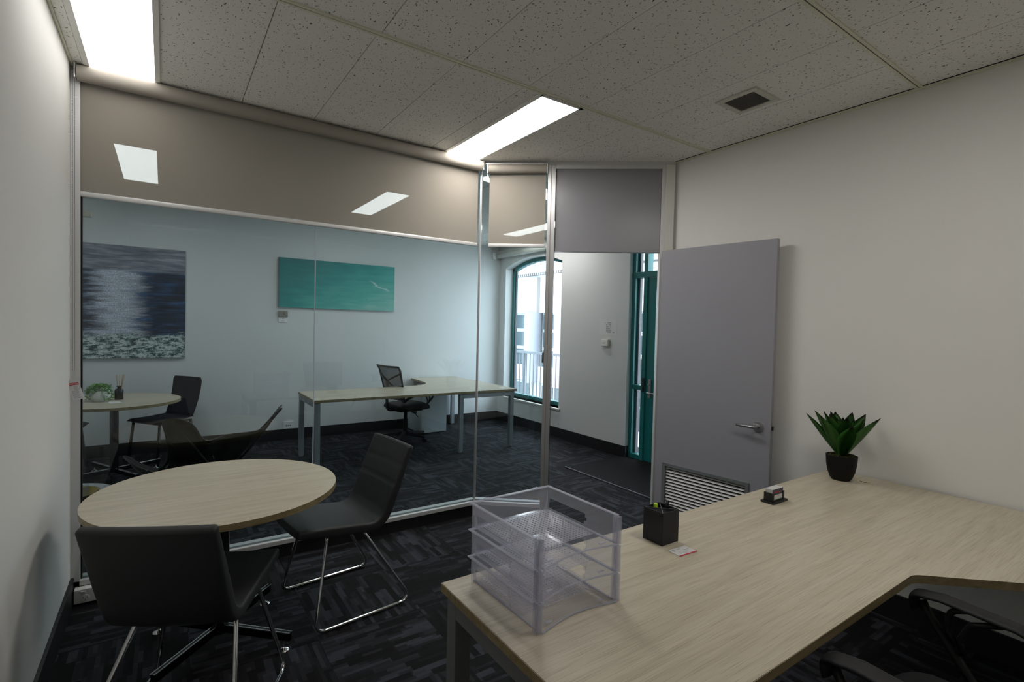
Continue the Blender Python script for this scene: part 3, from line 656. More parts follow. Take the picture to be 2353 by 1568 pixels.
# bead chain with safety tag
bm = bmesh.new()
cy = YP-0.066
for sx, dx in ((0.012, 0), (0.020, 0)):
    z = CEIL-0.05
    while z > 1.215:
        bmesh.ops.create_icosphere(bm, subdivisions=1, radius=0.0022, matrix=Matrix.Translation((XL+sx, cy, z))); z -= 0.0058
tag(lk('bead_chain', bm, 'rail_grey'), kind='stuff')
bm = bmesh.new(); bm_box(bm, XL+0.008, XL+0.024, cy-0.004, cy+0.004, 1.17, 1.215, 0.003); lk('chain_guard', bm, 'tumbler_glass')
tg = empty('safety_tag', (XL+0.014, cy-0.006, 1.165), math.radians(-12), 'small white warning tag with red header hanging on the blind chain', 'tag')
bm = bmesh.new(); nn = 8; rows_ = []
for k in range(nn+1):
    t = k/nn; z = -0.100*t+0.004; yb_ = -0.022*t*t*t-0.0; xsft = 0.018*t*t
    rows_.append([bm.verts.new((xx_+xsft, yb_, z)) for xx_ in (-0.024, 0.024)])
for a, b_ in zip(rows_, rows_[1:]): bm.faces.new((a[0], a[1], b_[1], b_[0]))
bmesh.ops.solidify(bm, geom=bm.faces[:], thickness=0.0005)
link('card', tomesh('card', bm), 'paper', tg, rot=(0, math.radians(-9), 0))
def tag_y(z): t = (0.004-z)/0.100; return -0.022*t**3-0.0008, 0.018*t*t
tagp = []
bm = bmesh.new()
for k in range(3):
    za, zb = -0.012-0.004*k, -0.016-0.004*k; (ya, xa), (yb_, xb) = tag_y(za), tag_y(zb)
    v = [bm.verts.new(p) for p in ((-0.021+xa, ya-0.0006, za), (0.021+xa, ya-0.0006, za), (0.021+xb, yb_-0.0006, zb), (-0.021+xb, yb_-0.0006, zb))]; bm.faces.new(v)
link('header', tomesh('header', bm), 'red_print', tg, rot=(0, math.radians(-9), 0))
lt = text_mesh('lettering', 'WARNING', 0.0085, 'paper', tg, Matrix.Translation((0.004, -0.0022, -0.018)) @ Matrix.Rotation(PI/2, 4, 'X')); lt.rotation_euler = (0, math.radians(-9), 0)
bm = bmesh.new()
for k in range(14):
    z = -0.032-0.0045*k; (y_, xa) = tag_y(z); l = -0.004 if k < 5 else -0.018
    bm_box(bm, l+xa, 0.017+xa-0.004*(k % 3), y_-0.0009, y_-0.0005, z-0.0008, z+0.0008)
o = link('print_lines', tomesh('print_lines', bm), 'ink_grey', tg, rot=(0, math.radians(-9), 0))
rb2 = empty('roller_blind', T(0.03, -0.05, CEIL), 0, 'narrow taupe roller blind on the angled glass pane beside the doorway', 'roller blind', 'roller blinds on the glass partition')
lk2 = blind(rb2, 0.06, S1-0.012, CEIL-0.026, 2.105, -0.050, MA, 0.034)
bm = bmesh.new(); bm_box(bm, 0.035, S1-0.004, -0.056, -0.035, CEIL-0.028, CEIL-0.016); lk2('head_bar', bm, 'aluminium')
bm = bmesh.new(); z = CEIL-0.06
while z > 1.3:
    bmesh.ops.create_icosphere(bm, subdivisions=1, radius=0.0022, matrix=Matrix.Translation((S1-0.004, -0.075, z))); z -= 0.0058
tag(lk2('bead_chain', bm, 'rail_grey'), kind='stuff')
bm = bmesh.new(); bm_box(bm, S1-0.010, S1+0.002, -0.080, -0.070, 1.22, 1.30, 0.003); lk2('chain_guard', bm, 'black_plastic')

# ------------------------------------------------------------------ arched window
w2 = empty('window_2', (XW+0.14, (WY0+WY1)/2, WZ0), 0, 'tall teal-framed window with an arched top beside the outer desk', 'window', kind='structure')
def wbox(n_, *a, mat='teal_paint', bev=0.003):
    bm = bmesh.new(); bm_box(bm, *a, bev); me = tomesh(n_, bm); me.transform(Matrix.Translation(-Vector(w2.location))); return link(n_, me, mat, w2)
FW = 0.055
wbox('frame_jamb', XW+0.13, XW+0.20, WY1-FW, WY1, WZ0, WZS+0.02); wbox('frame_jamb', XW+0.13, XW+0.20, WY0, WY0+FW, WZ0, WZS+0.02)
wbox('frame_sill', XW+0.13, XW+0.20, WY0+FW, WY1-FW, WZ0, WZ0+FW)
def arch_ring(n_, y0, y1, zs, za, wd, x0, x1, mat):
    bm = bmesh.new(); O = arch(y0, y1, zs, za); I = [(y, z-wd) for y, z in O]
    for k in range(len(O)-1):
        vs_ = [bm.verts.new((x, *p)) for x in (x0, x1) for p in (O[k], O[k+1], I[k+1], I[k])]
        for f_ in ((0, 1, 2, 3), (7, 6, 5, 4), (0, 4, 5, 1), (3, 2, 6, 7)): bm.faces.new([vs_[i] for i in f_])
    bmesh.ops.remove_doubles(bm, verts=bm.verts, dist=1e-5)
    me = tomesh(n_, bm); me.transform(Matrix.Translation(-Vector(w2.location))); return link(n_, me, mat, w2)
arch_ring('frame_head', WY0, WY1, WZS, WZA, 0.055, XW+0.13, XW+0.20, 'teal_paint')
wbox('inner_bead', XW+0.15, XW+0.185, WY1-FW-0.022, WY1-FW, WZ0+FW, WZS-0.03, mat='rail_grey'); wbox('inner_bead', XW+0.15, XW+0.185, WY0+FW, WY0+FW+0.022, WZ0+FW, WZS-0.03, mat='rail_grey')
bm = bmesh.new(); A = arch(WY0+0.03, WY1-0.03, WZS-0.03, WZA-0.03)
poly = [(WY0+0.03, WZ0+0.03), (WY1-0.03, WZ0+0.03)]+A[::-1]
va = [bm.verts.new((XW+0.163, y, z)) for y, z in poly]; vb = [bm.verts.new((XW+0.169, y, z)) for y, z in poly]
bm.faces.new(va); bm.faces.new(vb[::-1])
for k in range(len(poly)): bm.faces.new((va[k], vb[k], vb[(k+1) % len(poly)], va[(k+1) % len(poly)]))
me = tomesh('glass_pane', bm); me.transform(Matrix.Translation(-Vector(w2.location))); link('glass_pane', me, 'window_glass', w2)
# rolled-up blind above that window
rb3 = empty('window_blind', (XW-0.06, 6.0, 2.60), 0, 'rolled-up pale blind above the arched window', 'roller blind')
o = tube('roller_tube', [(0, -0.80, 0.01), (0, 0.80, 0.01)], 0.045, 'white_trim', rb3, 20)
box('pelmet', -0.01, 0.06, -0.81, 0.81, 0.055, 0.075, 'white_trim', rb3)

# ------------------------------------------------------------------ teal entrance: sidelight, transom, door
en = empty('door_2', (EX, 3.55, 0), 0, 'teal glazed entrance door with sidelight and transom lights', 'door', kind='structure')
def ebox(n_, x0, x1, y0, y1, z0, z1, mat='teal_paint', bev=0.003, par=en):
    bm = bmesh.new(); bm_box(bm, x0, x1, y0, y1, z0, z1, bev); me = tomesh(n_, bm); me.transform(Matrix.Translation(-Vector(en.location))); return link(n_, me, mat, par)
YS0, YS1, YD1 = 4.088, 3.862, 3.00        # sidelight outer edge, sidelight/door mullion, far door edge
ebox('frame_post', EX, EX+0.09, YS0-0.050, YS0, 0, 2.55); ebox('frame_post', EX, EX+0.09, YS1, YS1+0.055, 0, 2.55); ebox('frame_post', EX, EX+0.09, YD1-0.06, YD1, 0, 2.55); ebox('frame_post', EX, EX+0.09, 2.48, 2.54, 0, 2.55)
ebox('frame_head', EX, EX+0.09, 2.48, YS0, 2.50, 2.55); ebox('transom_bar', EX-0.005, EX+0.095, 2.48, YS0, 2.085, 2.15)
ebox('sidelight_rail', EX, EX+0.09, YS1+0.055, YS0-0.055, 0.805, 0.858); ebox('sidelight_foot', EX, EX+0.09, YS1+0.055, YS0-0.055, 0, 0.06); ebox('side_panel', EX+0.02, EX+0.07, 2.54, YD1-0.06, 0, 2.085)
for (a, b_, c, d) in ((YS1+0.05, YS0-0.05, 0.055, 0.81), (YS1+0.05, YS0-0.05, 0.85, 2.09), (YS1+0.05, YS0-0.05, 2.145, 2.51), (2.54, YS1+0.005, 2.145, 2.51)):
    ebox('glass_pane', EX+0.04, EX+0.046, a, b_, c, d, 'window_glass', 0)
for (c, d) in ((0.06, 0.805), (0.858, 2.085), (2.15, 2.50)): ebox('glazing_bead', EX+0.048, EX+0.088, YS0-0.080, YS0-0.050, c, d, 'rail_grey', 0.002)
dl = ebox('leaf_stile', EX+0.015, EX+0.06, YS1-0.115, YS1-0.003, 0.01, 2.08)
ebox('leaf_stile', EX+0.015, EX+0.06, YD1+0.003, YD1+0.14, 0.01, 2.08)
ebox('leaf_rail', EX+0.015, EX+0.06, YD1+0.14, YS1-0.115, 1.95, 2.08); ebox('leaf_rail', EX+0.015, EX+0.06, YD1+0.14, YS1-0.115, 0.80, 0.95); ebox('leaf_rail', EX+0.015, EX+0.06, YD1+0.14, YS1-0.115, 0.01, 0.25)
ebox('leaf_panel', EX+0.03, EX+0.05, YD1+0.14, YS1-0.115, 0.25, 0.80)
ebox('panel_bead', EX+0.02, EX+0.032, YS1-0.142, YS1-0.115, 0.25, 0.80); ebox('panel_bead', EX+0.02, EX+0.032, YD1+0.14, YS1-0.115, 0.25, 0.277)
ebox('glass_pane', EX+0.035, EX+0.041, YD1+0.135, YS1-0.11, 0.945, 1.955, 'window_glass', 0)
ebox('lock_box', EX-0.012, EX+0.0, YS1+0.0, YS1+0.03, 0.79, 0.95, 'black_plastic')
lp = ebox('lock_plate', EX+0.003, EX+0.015, YS1-0.085, YS1-0.045, 0.73, 0.94, 'satin_steel')
o = tube('lever', fillet([(EX+0.005, YS1-0.065, 0.79), (EX-0.045, YS1-0.065, 0.79), (EX-0.045, YS1-0.185, 0.79)], 0.015), 0.008, 'satin_steel', lp)
o.data.transform(Matrix.Translation(-Vector(en.location)))
o = tube('lock_cylinder', [(EX+0.004, YS1-0.065, 0.88), (EX-0.014, YS1-0.065, 0.88)], 0.013, 'satin_steel', lp, 14); o.data.transform(Matrix.Translation(-Vector(en.location)))

# entry mat with metal strips
mt = empty('entry_mat', (4.05, 3.3, 0), 0, 'dark coarse entrance mat with a metal edge strip before the teal door', 'mat')
box('mat_pile', -0.50, 0.55, -0.82, 0.80, 0.0, 0.009, 'mat_dark', mt)
box('edge_strip', -0.515, -0.50, -0.82, 0.81, 0.0, 0.011, 'satin_steel', mt); box('edge_strip', -0.515, 0.37, 0.80, 0.812, 0.0, 0.010, 'dark_gap', mt)

# ------------------------------------------------------------------ outside
gd = tag(box('ground', 4.8, 60, -30, 60, -4.2, -4.0, 'concrete'), 'pale street surface far below the windows', 'ground', kind='structure')
dk = tag(box('landing', 4.80, 6.1, -2, 12, -0.25, -0.05, 'concrete'), 'pale concrete landing outside the window and door', 'landing', kind='structure')
rl = empty('balcony_railing', (5.95, 5, -0.05), 0, 'grey metal railing with thin upright bars outside the arched window', 'railing')
box('top_rail', -0.03, 0.03, -6, 7, 1.02, 1.065, 'rail_grey', rl); box('bottom_rail', -0.02, 0.02, -6, 7, 0.10, 0.13, 'rail_grey', rl)
bm = bmesh.new(); bm_box(bm, -0.008, 0.008, -0.008, 0.008, 0.13, 1.02); bar = tomesh('bar', bm); bar.materials.append(MATS['rail_grey'])
for k in range(72): link('bar', bar, None, rl, (0, -1.9+k*0.115, 0))
bm = bmesh.new(); bm_box(bm, -0.025, 0.025, -0.025, 0.025, 0, 1.02); post = tomesh('post', bm); post.materials.append(MATS['rail_grey'])
for y in (-4.5, -3.0, -1.5, 0.2, 1.75, 3.25, 4.8, 6.3): link('post', post, None, rl, (0, y, 0))
hr = empty('stair_handrail', (5.35, 4.55, -0.05), 0, 'sloping dark stair handrail seen through the entrance sidelight', 'handrail')
for zz_ in (0.48, 1.15):
    tube('rail', fillet([(0, 0.55, zz_), (0, 0.18, zz_), (0, -0.9, zz_-0.62)], 0.03), 0.02, 'rail_grey', hr)
tube('upright', [(0, 0.5, 0), (0, 0.5, 1.15)], 0.018, 'rail_grey', hr); tube('upright', [(0, -0.5, 0), (0, -0.5, 0.75)], 0.018, 'rail_grey', hr)

FX = 14.0
bd = empty('building', (FX, 19, -4), 0, 'pale building across the street with a balustrade and grey columns', 'building')
def fb(n_, x0, x1, y0, y1, z0, z1, mat, par=bd):
    bm = bmesh.new(); bm_box(bm, x0, x1, y0, y1, z0, z1); me = tomesh(n_, bm); me.transform(Matrix.Translation(-Vector(bd.location))); return link(n_, me, mat, par)
fb('core_wall', FX+0.35, FX+4, 2, 34, -4, 4.0, 'facade_white')
fb('fascia', FX, FX+0.35, 2, 34, 2.15, 3.85, 'facade_white')
fb('spandrel', FX, FX+0.35, 2, 34, -1.0, -0.28, 'facade_white')
fb('cornice', FX-0.25, FX+0.5, 2, 34, 3.95, 4.10, 'facade_white'); fb('parapet_rail', FX-0.1, FX+0.1, 2, 34, 4.42, 4.52, 'facade_white')
bm = bmesh.new(); bm_box(bm, FX-0.06, FX+0.06, -0.035, 0.035, 4.10, 4.42); bal = tomesh('baluster', bm); bal.transform(Matrix.Translation((-FX, 0, 4))); bal.materials.append(MATS['facade_white'])
bm = bmesh.new(); bm_box(bm, FX-0.2, FX-0.0, -0.09, 0.0, 3.85, 3.95); den = tomesh('dentil', bm); den.transform(Matrix.Translation((-FX, 0, 4))); den.materials.append(MATS['facade_beige'])
k = 0; y = 15.5
while y < 22.5:
    if 18.2 < y < 18.6 or 19.3 < y < 19.7: fb('pedestal', FX-0.12, FX+0.12, y-0.08, y+0.10, 4.10, 4.42, 'facade_white')
    else: link('baluster', bal, None, bd, (0, y-19, 0))
    link('dentil', den, None, bd, (0, y-19, 0)); y += 0.155
fb('upper_wall', FX+2.5, FX+4, 2, 34, 4.0, 9, 'facade_white')
for yy_ in (17.3, 18.4, 19.5, 20.6, 21.7):
    fb('brick_panel', FX+2.42, FX+2.5, yy_+0.62, yy_+0.98, 4.3, 5.4, 'facade_brick'); f_ = fb('upper_window', FX+2.40, FX+2.5, yy_, yy_+0.5, 4.4, 5.3, 'facade_beige'); fb('pane', FX+2.38, FX+2.42, yy_+0.06, yy_+0.44, 4.46, 5.24, 'facade_glass', f_)
for b0 in (6.10, 8.25, 10.40, 12.5, 14.0, 16.14, 18.29, 20.44, 22.6, 24.7):
    fb('pilaster_cap', FX-0.18, FX, b0, b0+0.79, 2.15, 3.75, 'facade_beige')
    bmt = bmesh.new(); bm_tube(bmt, [(FX-0.05, b0+0.4, -1.0), (FX-0.05, b0+0.4, 2.15)], 0.40, 20); me = tomesh('column', bmt); me.transform(Matrix.Translation(-Vector(bd.location))); o = link('column', me, 'facade_column', bd); sharp(o, 50)
    y0, y1 = b0+0.80, b0+2.14
    for (za, zb) in ((1.42, 2.08), (0.60, 1.28), (-0.28, 0.46), (-2.6, -1.15)):
        w_ = fb('window_frame', FX+0.20, FX+0.345, y0, y1, za-0.06, zb+0.06, 'facade_white')
        for (pa, pb) in ((y0+0.06, y0+0.40), (y0+0.48, y1-0.06)): fb('pane', FX+0.17, FX+0.22, pa, pb, za, zb, 'facade_glass', w_)
fb('banner', FX-0.10, FX-0.05, 20.25, 20.62, 2.30, 3.72, 'sign_dark')

# ------------------------------------------------------------------ near desk
def desk_top(name, poly, z1, th, parent, off):
    bm = bmesh.new(); pp = [(p[0]-off[0], p[1]-off[1]) for p in poly]
    bm_prism(bm, pp, z1-th, z1, 0.0015); me = tomesh(name, bm); me.materials.append(MATS['oak']); me.materials.append(MATS['oak_edge'])
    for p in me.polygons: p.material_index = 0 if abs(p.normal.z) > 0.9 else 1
    o = link(name, me, None, parent); sharp(o, 40); return o
DTZ = 0.72
nd = empty('corner_desk', (1.9, 0.97, 0), 0, 'large L-shaped pale oak desk with grey metal legs carrying letter trays and plant', 'desk')
ndp = fillet([(0.685, 0.595, 0), (2.0, 0.595, 0), (2.60, 0.06, 0), (2.60, -0.75, 0), (3.165, -0.75, 0), (3.165, 1.345, 0), (0.685, 1.345, 0)], [0, 0.07, 0.12, 0, 0, 0, 0], 6, True)
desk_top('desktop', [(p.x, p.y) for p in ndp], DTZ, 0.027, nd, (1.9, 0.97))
def portal(parent, x0, x1, y0, y1, axis, z1, w, mat, foot=True):
    # portal frame: two square legs and a top rail, in the plane of the given axis
    bm = bmesh.new()
    if axis == 'y':
        bm_box(bm, x0, x0+w, y0+w, y1-w, z1-w, z1, 0.002); ends = ((x0, y0), (x0, y1-w))
    else:
        bm_box(bm, x0+w, x1-w, y0, y0+w, z1-w, z1, 0.002); ends = ((x0, y0), (x1-w, y0))
    link('top_rail', tomesh('top_rail', bm), mat, parent)
    for (a, b_) in ends:
        bm = bmesh.new(); bm_box(bm, a, a+w, b_, b_+w, 0.016, z1, 0.002); lg = link('leg', tomesh('leg', bm), mat, parent)
        bm = bmesh.new(); bm_lathe(bm, [(0, 0), (0.022, 0), (0.022, 0.008), (0.010, 0.010), (0.010, 0.018), (0, 0.018)], 16, (a+w/2, b_+w/2, 0)); link('foot', tomesh('foot', bm), 'satin_steel', lg)
ox, oy = 1.9, 0.97
portal(nd, 0.70-ox, 0, 0.61-oy, 1.33-oy, 'y', DTZ-0.033, 0.052, 'desk_grey')
portal(nd, 2.62-ox, 3.15-ox, -0.72-oy, 0, 'x', DTZ-0.033, 0.052, 'desk_grey')
bm = bmesh.new(); bm_box(bm, 0.76-ox, 3.10-ox, 0.90-oy, 0.94-oy, DTZ-0.067, DTZ-0.028); link('beam', tomesh('beam', bm), 'desk_grey', nd)
bm = bmesh.new(); bm_box(bm, 3.08-ox, 3.13-ox, 1.27-oy, 1.32-oy, 0, DTZ-0.028, 0.002); link('leg', tomesh('leg', bm), 'desk_grey', nd)
gr = empty('cable_grommet', (3.035-ox, 1.125-oy, DTZ)); gr.parent = nd
lathe('ring', [(0.022, 0.0), (0.040, 0.0), (0.040, 0.0018), (0.024, 0.0022), (0.022, 0.0)], 'grommet', gr, 28); lathe('hole', [(0, 0.0006), (0.022, 0.0006)], 'dark_gap', gr, 28)
box('brush_lid', -0.005, 0.022, -0.019, 0.019, 0.0007, 0.0018, 'grommet', gr)

# ------------------------------------------------------------------ letter trays
def tray_meshes():
    W, Dp, Hh, t = 0.270, 0.325, 0.078, 0.0022
    meshes = {}
    # perforated floor
    bm = bmesh.new(); nx, ny = 21, 19; x0, x1, y0, y1 = -W/2+0.012, W/2-0.012, -Dp/2+0.085, Dp/2-0.012; dx, dy = (x1-x0)/nx, (y1-y0)/ny
    grid = {}
    def gv(i, j, z):
        k = (i, j, z)
        if k not in grid: grid[k] = bm.verts.new((x0+dx*i, y0+dy*j, z))
        return grid[k]
    zf = 0.0066
    for i in range(nx):
        for j in range(ny):
            c = [(i, j), (i+1, j), (i+1, j+1), (i, j+1)]; o_ = [gv(*p, zf) for p in c]
            sx = 0.26; inn = [bm.verts.new((x0+dx*(i+a), y0+dy*(j+b_), zf)) for a, b_ in ((sx, sx), (1-sx, sx), (1-sx, 1-sx), (sx, 1-sx))]
            lo = [bm.verts.new((v.co.x, v.co.y, zf-0.0022)) for v in inn]
            for k in range(4):
                bm.faces.new((o_[k], o_[(k+1) % 4], inn[(k+1) % 4], inn[k])); bm.faces.new((inn[k], inn[(k+1) % 4], lo[(k+1) % 4], lo[k]))
    me = bpy.data.meshes.new('perforated_floor'); bm.to_mesh(me); bm.free(); meshes['perforated_floor'] = me
    # solid rim and front lip of the floor (lip rises towards the opening)
    bm = bmesh.new()
    bm_box(bm, -W/2, x0, -Dp/2+0.085, Dp/2, zf-0.002, zf); bm_box(bm, x1, W/2, -Dp/2+0.085, Dp/2, zf-0.002, zf); bm_box(bm, x0, x1, y1, Dp/2, zf-0.002, zf)
    pr = []; n = 10
    for k in range(n+1):
        tt = k/n; xx_ = -W/2+W*tt; yy_ = -Dp/2+0.022*math.sin(PI*tt); pr.append((xx_, yy_))
    for (a, b_) in zip(pr, pr[1:]):
        v = [bm.verts.new(p) for p in ((a[0], a[1], zf-0.001), (b_[0], b_[1], zf-0.001), (b_[0], -Dp/2+0.085, zf), (a[0], -Dp/2+0.085, zf))]; bm.faces.new(v)
        v = [bm.verts.new(p) for p in ((a[0], a[1], zf-0.001), (b_[0], b_[1], zf-0.001), (b_[0], b_[1], zf-0.006), (a[0], a[1], zf-0.006))]; bm.faces.new(v)
    meshes['floor_lip'] = tomesh('floor_lip', bm)
    # side wall with a long slot in its rear half (slightly flared outwards at the top)
    for nm, s in (('side_wall', -1), ('side_wall_b', 1)):
        bm = bmesh.new()
        def X(z): return s*(W/2+0.012*(z/Hh))
        def quad(y0, y1, z0, z1):
            v = []
            for xo in (0, s*t):
                for (y_, z_) in ((y0, z0), (y1, z0), (y1, z1), (y0, z1)): v.append(bm.verts.new((X(z_)+xo, y_, z_)))
            for f_ in ((0, 1, 2, 3), (7, 6, 5, 4), (0, 4, 5, 1), (1, 5, 6, 2), (2, 6, 7, 3), (3, 7, 4, 0)): bm.faces.new([v[i] for i in f_])
        ya, yb, za, zb = -0.03, Dp/2-0.016, 0.012, 0.044
        quad(-Dp/2+0.018, ya, 0, Hh); quad(yb, Dp/2, 0, Hh); quad(ya, yb, 0, za); quad(ya, yb, zb, Hh)
        # stepped round end of the slot
        quad(ya, ya+0.008, za, za+0.010); quad(ya, ya+0.008, zb-0.010, zb)
        # rim
        meshes[nm] = tomesh('side_wall', bm)
        bm = bmesh.new(); v0 = X(Hh); xa, xb = sorted((v0-s*0.001, v0+s*0.009)); bm_box(bm, xa, xb, -Dp/2+0.018, Dp/2+0.008, Hh-0.0035, Hh, 0.0008)
        xa, xb = sorted((X(0)-s*0.001, X(0)+s*0.004)); bm_box(bm, xa, xb, -Dp/2+0.018, Dp/2, 0.0, 0.003)
        meshes['rim'+nm[9:]] = tomesh('rim', bm)
        bm = bmesh.new()
        xa, xb = sorted((s*(W/2-0.001), s*(W/2+0.015)))
        bm_box(bm, xa, xb, -Dp/2+0.002, -Dp/2+0.006, 0, Hh, 0.0008); bm_box(bm, xa+0.004, xb-0.004, -Dp/2+0.006, -Dp/2+0.02, 0, Hh, 0.001); bm_box(bm, xa, xa+0.003, -Dp/2+0.004, -Dp/2+0.022, 0, Hh-0.002); bm_box(bm, xb-0.003, xb, -Dp/2+0.004, -Dp/2+0.022, 0, Hh-0.002)
        meshes['front_post'+nm[9:]] = tomesh('front_post', bm)
    bm = bmesh.new(); bm_box(bm, -W/2-0.012, W/2+0.012, Dp/2-t, Dp/2, 0, Hh-0.003)
    meshes['back_wall'] = tomesh('back_wall', bm)
    bm = bmesh.new(); bm_box(bm, -W/2-0.012, W/2+0.012, Dp/2-t-0.001, Dp/2+0.008, Hh-0.0035, Hh, 0.0008); meshes['back_rim'] = tomesh('back_rim', bm)
    bm = bmesh.new(); pr2 = [(a[0], a[1], zf-0.004) for a in pr]; bm_tube(bm, pr2, 0.0028, 6); meshes['front_edge'] = tomesh('front_edge', bm)
    for q, (sx, ya, yb, z0) in enumerate(((-0.105, Dp/2-0.005, Dp/2+0.006, Hh), (0.085, Dp/2-0.005, Dp/2+0.006, Hh), (-0.105, -Dp/2+0.02, -Dp/2+0.028, zf), (0.085, -Dp/2+0.02, -Dp/2+0.028, zf))):
        bm = bmesh.new(); bm_box(bm, sx, sx+0.02, ya, yb, z0, z0+0.0025); meshes['tab%d' % q] = tomesh('stacking_tab', bm)
    return meshes, Hh
TM, TH = tray_meshes()
TMAT = {'perforated_floor': 'tray_edge', 'floor_lip': 'tray_plastic', 'side_wall': 'tray_frost', 'back_wall': 'tray_frost', 'front_post': 'tray_post'}
for k, lab in enumerate(('clear plastic letter tray resting on the oak desk, lowest of its stack', 'clear plastic letter tray in the middle of its stack of three', 'clear plastic letter tray on top of its stack of three')):
    t = empty('letter_tray', (0.915, 1.146, DTZ+0.0008+k*(TH+0.0034)), math.radians(1.5), lab, 'letter tray', 'stacked letter trays')
    for n_, me in TM.items(): link(me.name.split('.')[0], me, TMAT.get(n_.split('_b')[0] if n_ != 'back_wall' else n_, 'tray_edge'), t)

# ------------------------------------------------------------------ pen cup and pens
pc = empty('pen_cup', (1.511, 1.208, DTZ), math.radians(0), 'square navy-black pen holder with cross dividers on the oak desk', 'pen holder')
h_, w_ = 0.118, 0.0445; t_ = 0.0025
for (a, b_, c, d) in ((-w_, w_, -w_, -w_+t_), (-w_, w_, w_-t_, w_), (-w_, -w_+t_, -w_+t_, w_-t_), (w_-t_, w_, -w_+t_, w_-t_)): box('side', a, b_, c, d, 0, h_, 'navy_card', pc, 0.0006)
box('base', -w_+t_, w_-t_, -w_+t_, w_-t_, 0, 0.003, 'navy_card', pc); box('foam_insert', -w_+t_+0.0005, w_-t_-0.0005, -w_+t_+0.0005, w_-t_-0.0005, 0.003, h_-0.022, 'cup_foam', pc)
for a in (PI/4, -PI/4): box('divider', -0.057, 0.057, -0.0009, 0.0009, h_-0.022, h_-0.0008, 'satin_steel', pc, rot=(0, 0, a))
o = lathe('highlighter_pen', [(0, 0), (0.0075, 0), (0.0075, 0.026), (0.006, 0.029), (0, 0.029)], 'highlighter', None, 20, loc=(1.513, 1.236, DTZ+h_-0.022)); tag(o, 'lime highlighter standing in the square pen holder', 'highlighter')
pn = empty('black_pen', (1.538, 1.205, DTZ+h_-0.022), 0, 'black pen standing in the square pen holder', 'pen')
tube('barrel', [(0, 0, 0.0), (0.002, 0.002, 0.045)], 0.0042, 'black_plastic', pn, 12); box('clip', 0.001, 0.003, -0.007, -0.004, 0.02, 0.046, 'black_plastic', pn)

# ------------------------------------------------------------------ business card on desk
def small_text(bm, x0, y, w, h): bm_box(bm, x0, x0+w, y-h/2, y+h/2, 0.00045, 0.0006)
bc = empty('business_card', (1.499, 1.100, DTZ+0.0003), math.radians(-3), 'white business card with red edge lying flat by the pen holder', 'business card')
box('card', -0.044, 0.044, -0.0275, 0.0275, 0.0, 0.0004, 'paper', bc); box('red_stripe', -0.044, 0.044, -0.0275, -0.0205, 0.0004, 0.0006, 'red_print', bc)
bm = bmesh.new()
for (x, y, w, h) in ((-0.012, 0.019, 0.018, 0.0022), (-0.010, 0.0155, 0.010, 0.0012), (0.006, 0.004, 0.028, 0.0018), (-0.022, -0.001, 0.012, 0.0014), (-0.004, -0.005, 0.03, 0.0013), (-0.024, -0.010, 0.034, 0.0014), (-0.008, -0.0145, 0.026, 0.0013)): small_text(bm, x, y, w, h)
link('print', tomesh('print', bm), 'ink_grey', bc)
bm = bmesh.new(); bm_lathe(bm, [(0, 0.0006), (0.006, 0.0006)], 14, (-0.030, 0.016, 0)); bm_box(bm, -0.031, -0.029, 0.006, 0.012, 0.00045, 0.0006); link('emblem', tomesh('emblem', bm), 'ink_grey', bc)

# ------------------------------------------------------------------ card holder with cards
ch = empty('card_holder', (2.312, 1.216, DTZ), 0, 'small black card holder full of business cards on the oak desk', 'card holder')
prism('base', rrect(0.128, 0.062, 0.006), 0, 0.008, 'black_plastic', ch, 0.001)
bx0, bx1, by0, by1 = -0.047, 0.047, -0.017, 0.019
box('end_wall', bx0-0.003, bx0, by0-0.003, by1+0.003, 0.008, 0.046, 'black_plastic', ch, 0.0008); box('end_wall', bx1, bx1+0.003, by0-0.003, by1+0.003, 0.008, 0.046, 'black_plastic', ch, 0.0008); box('rear_wall', bx0, bx1, by1, by1+0.003, 0.008, 0.046, 'black_plastic', ch)
box('front_lip', bx0, bx0+0.009, by0-0.003, by0, 0.008, 0.046, 'black_plastic', ch); box('front_lip', bx1-0.009, bx1, by0-0.003, by0, 0.008, 0.046, 'black_plastic', ch); box('front_lip', bx0+0.009, bx1-0.009, by0-0.003, by0, 0.008, 0.013, 'black_plastic', ch)
nb = 22
for k in range(nb):
    y_ = by0+0.0012+k*(by1-by0-0.0016)/nb
    c = empty('business_card', (2.312+random.uniform(-0.0008, 0.0008), 1.216+y_, DTZ+0.0085), 0, 'printed business card at the front of the black holder' if k == 0 else 'white business card standing in the black holder behind the printed one', 'business card', 'cards in the black holder')
    box('card', -0.0445, 0.0445, 0, 0.0009, 0, 0.054+random.uniform(-0.0006, 0.0006), 'paper', c)
    if k == 0:
        bm = bmesh.new(); bm_box(bm, -0.0445, 0.0445, -0.0002, 0.0, 0.026, 0.053); link('dark_print', tomesh('dark_print', bm), 'ink', c)
        bm = bmesh.new(); bm_box(bm, -0.030, 0.020, -0.0004, -0.0002, 0.036, 0.041); link('red_print', tomesh('red_print', bm), 'red_print', c)
        bm = bmesh.new(); bm_box(bm, -0.0445, 0.0445, -0.0002, 0.0, 0.0005, 0.006); link('green_print', tomesh('green_print', bm), 'leaflet', c)

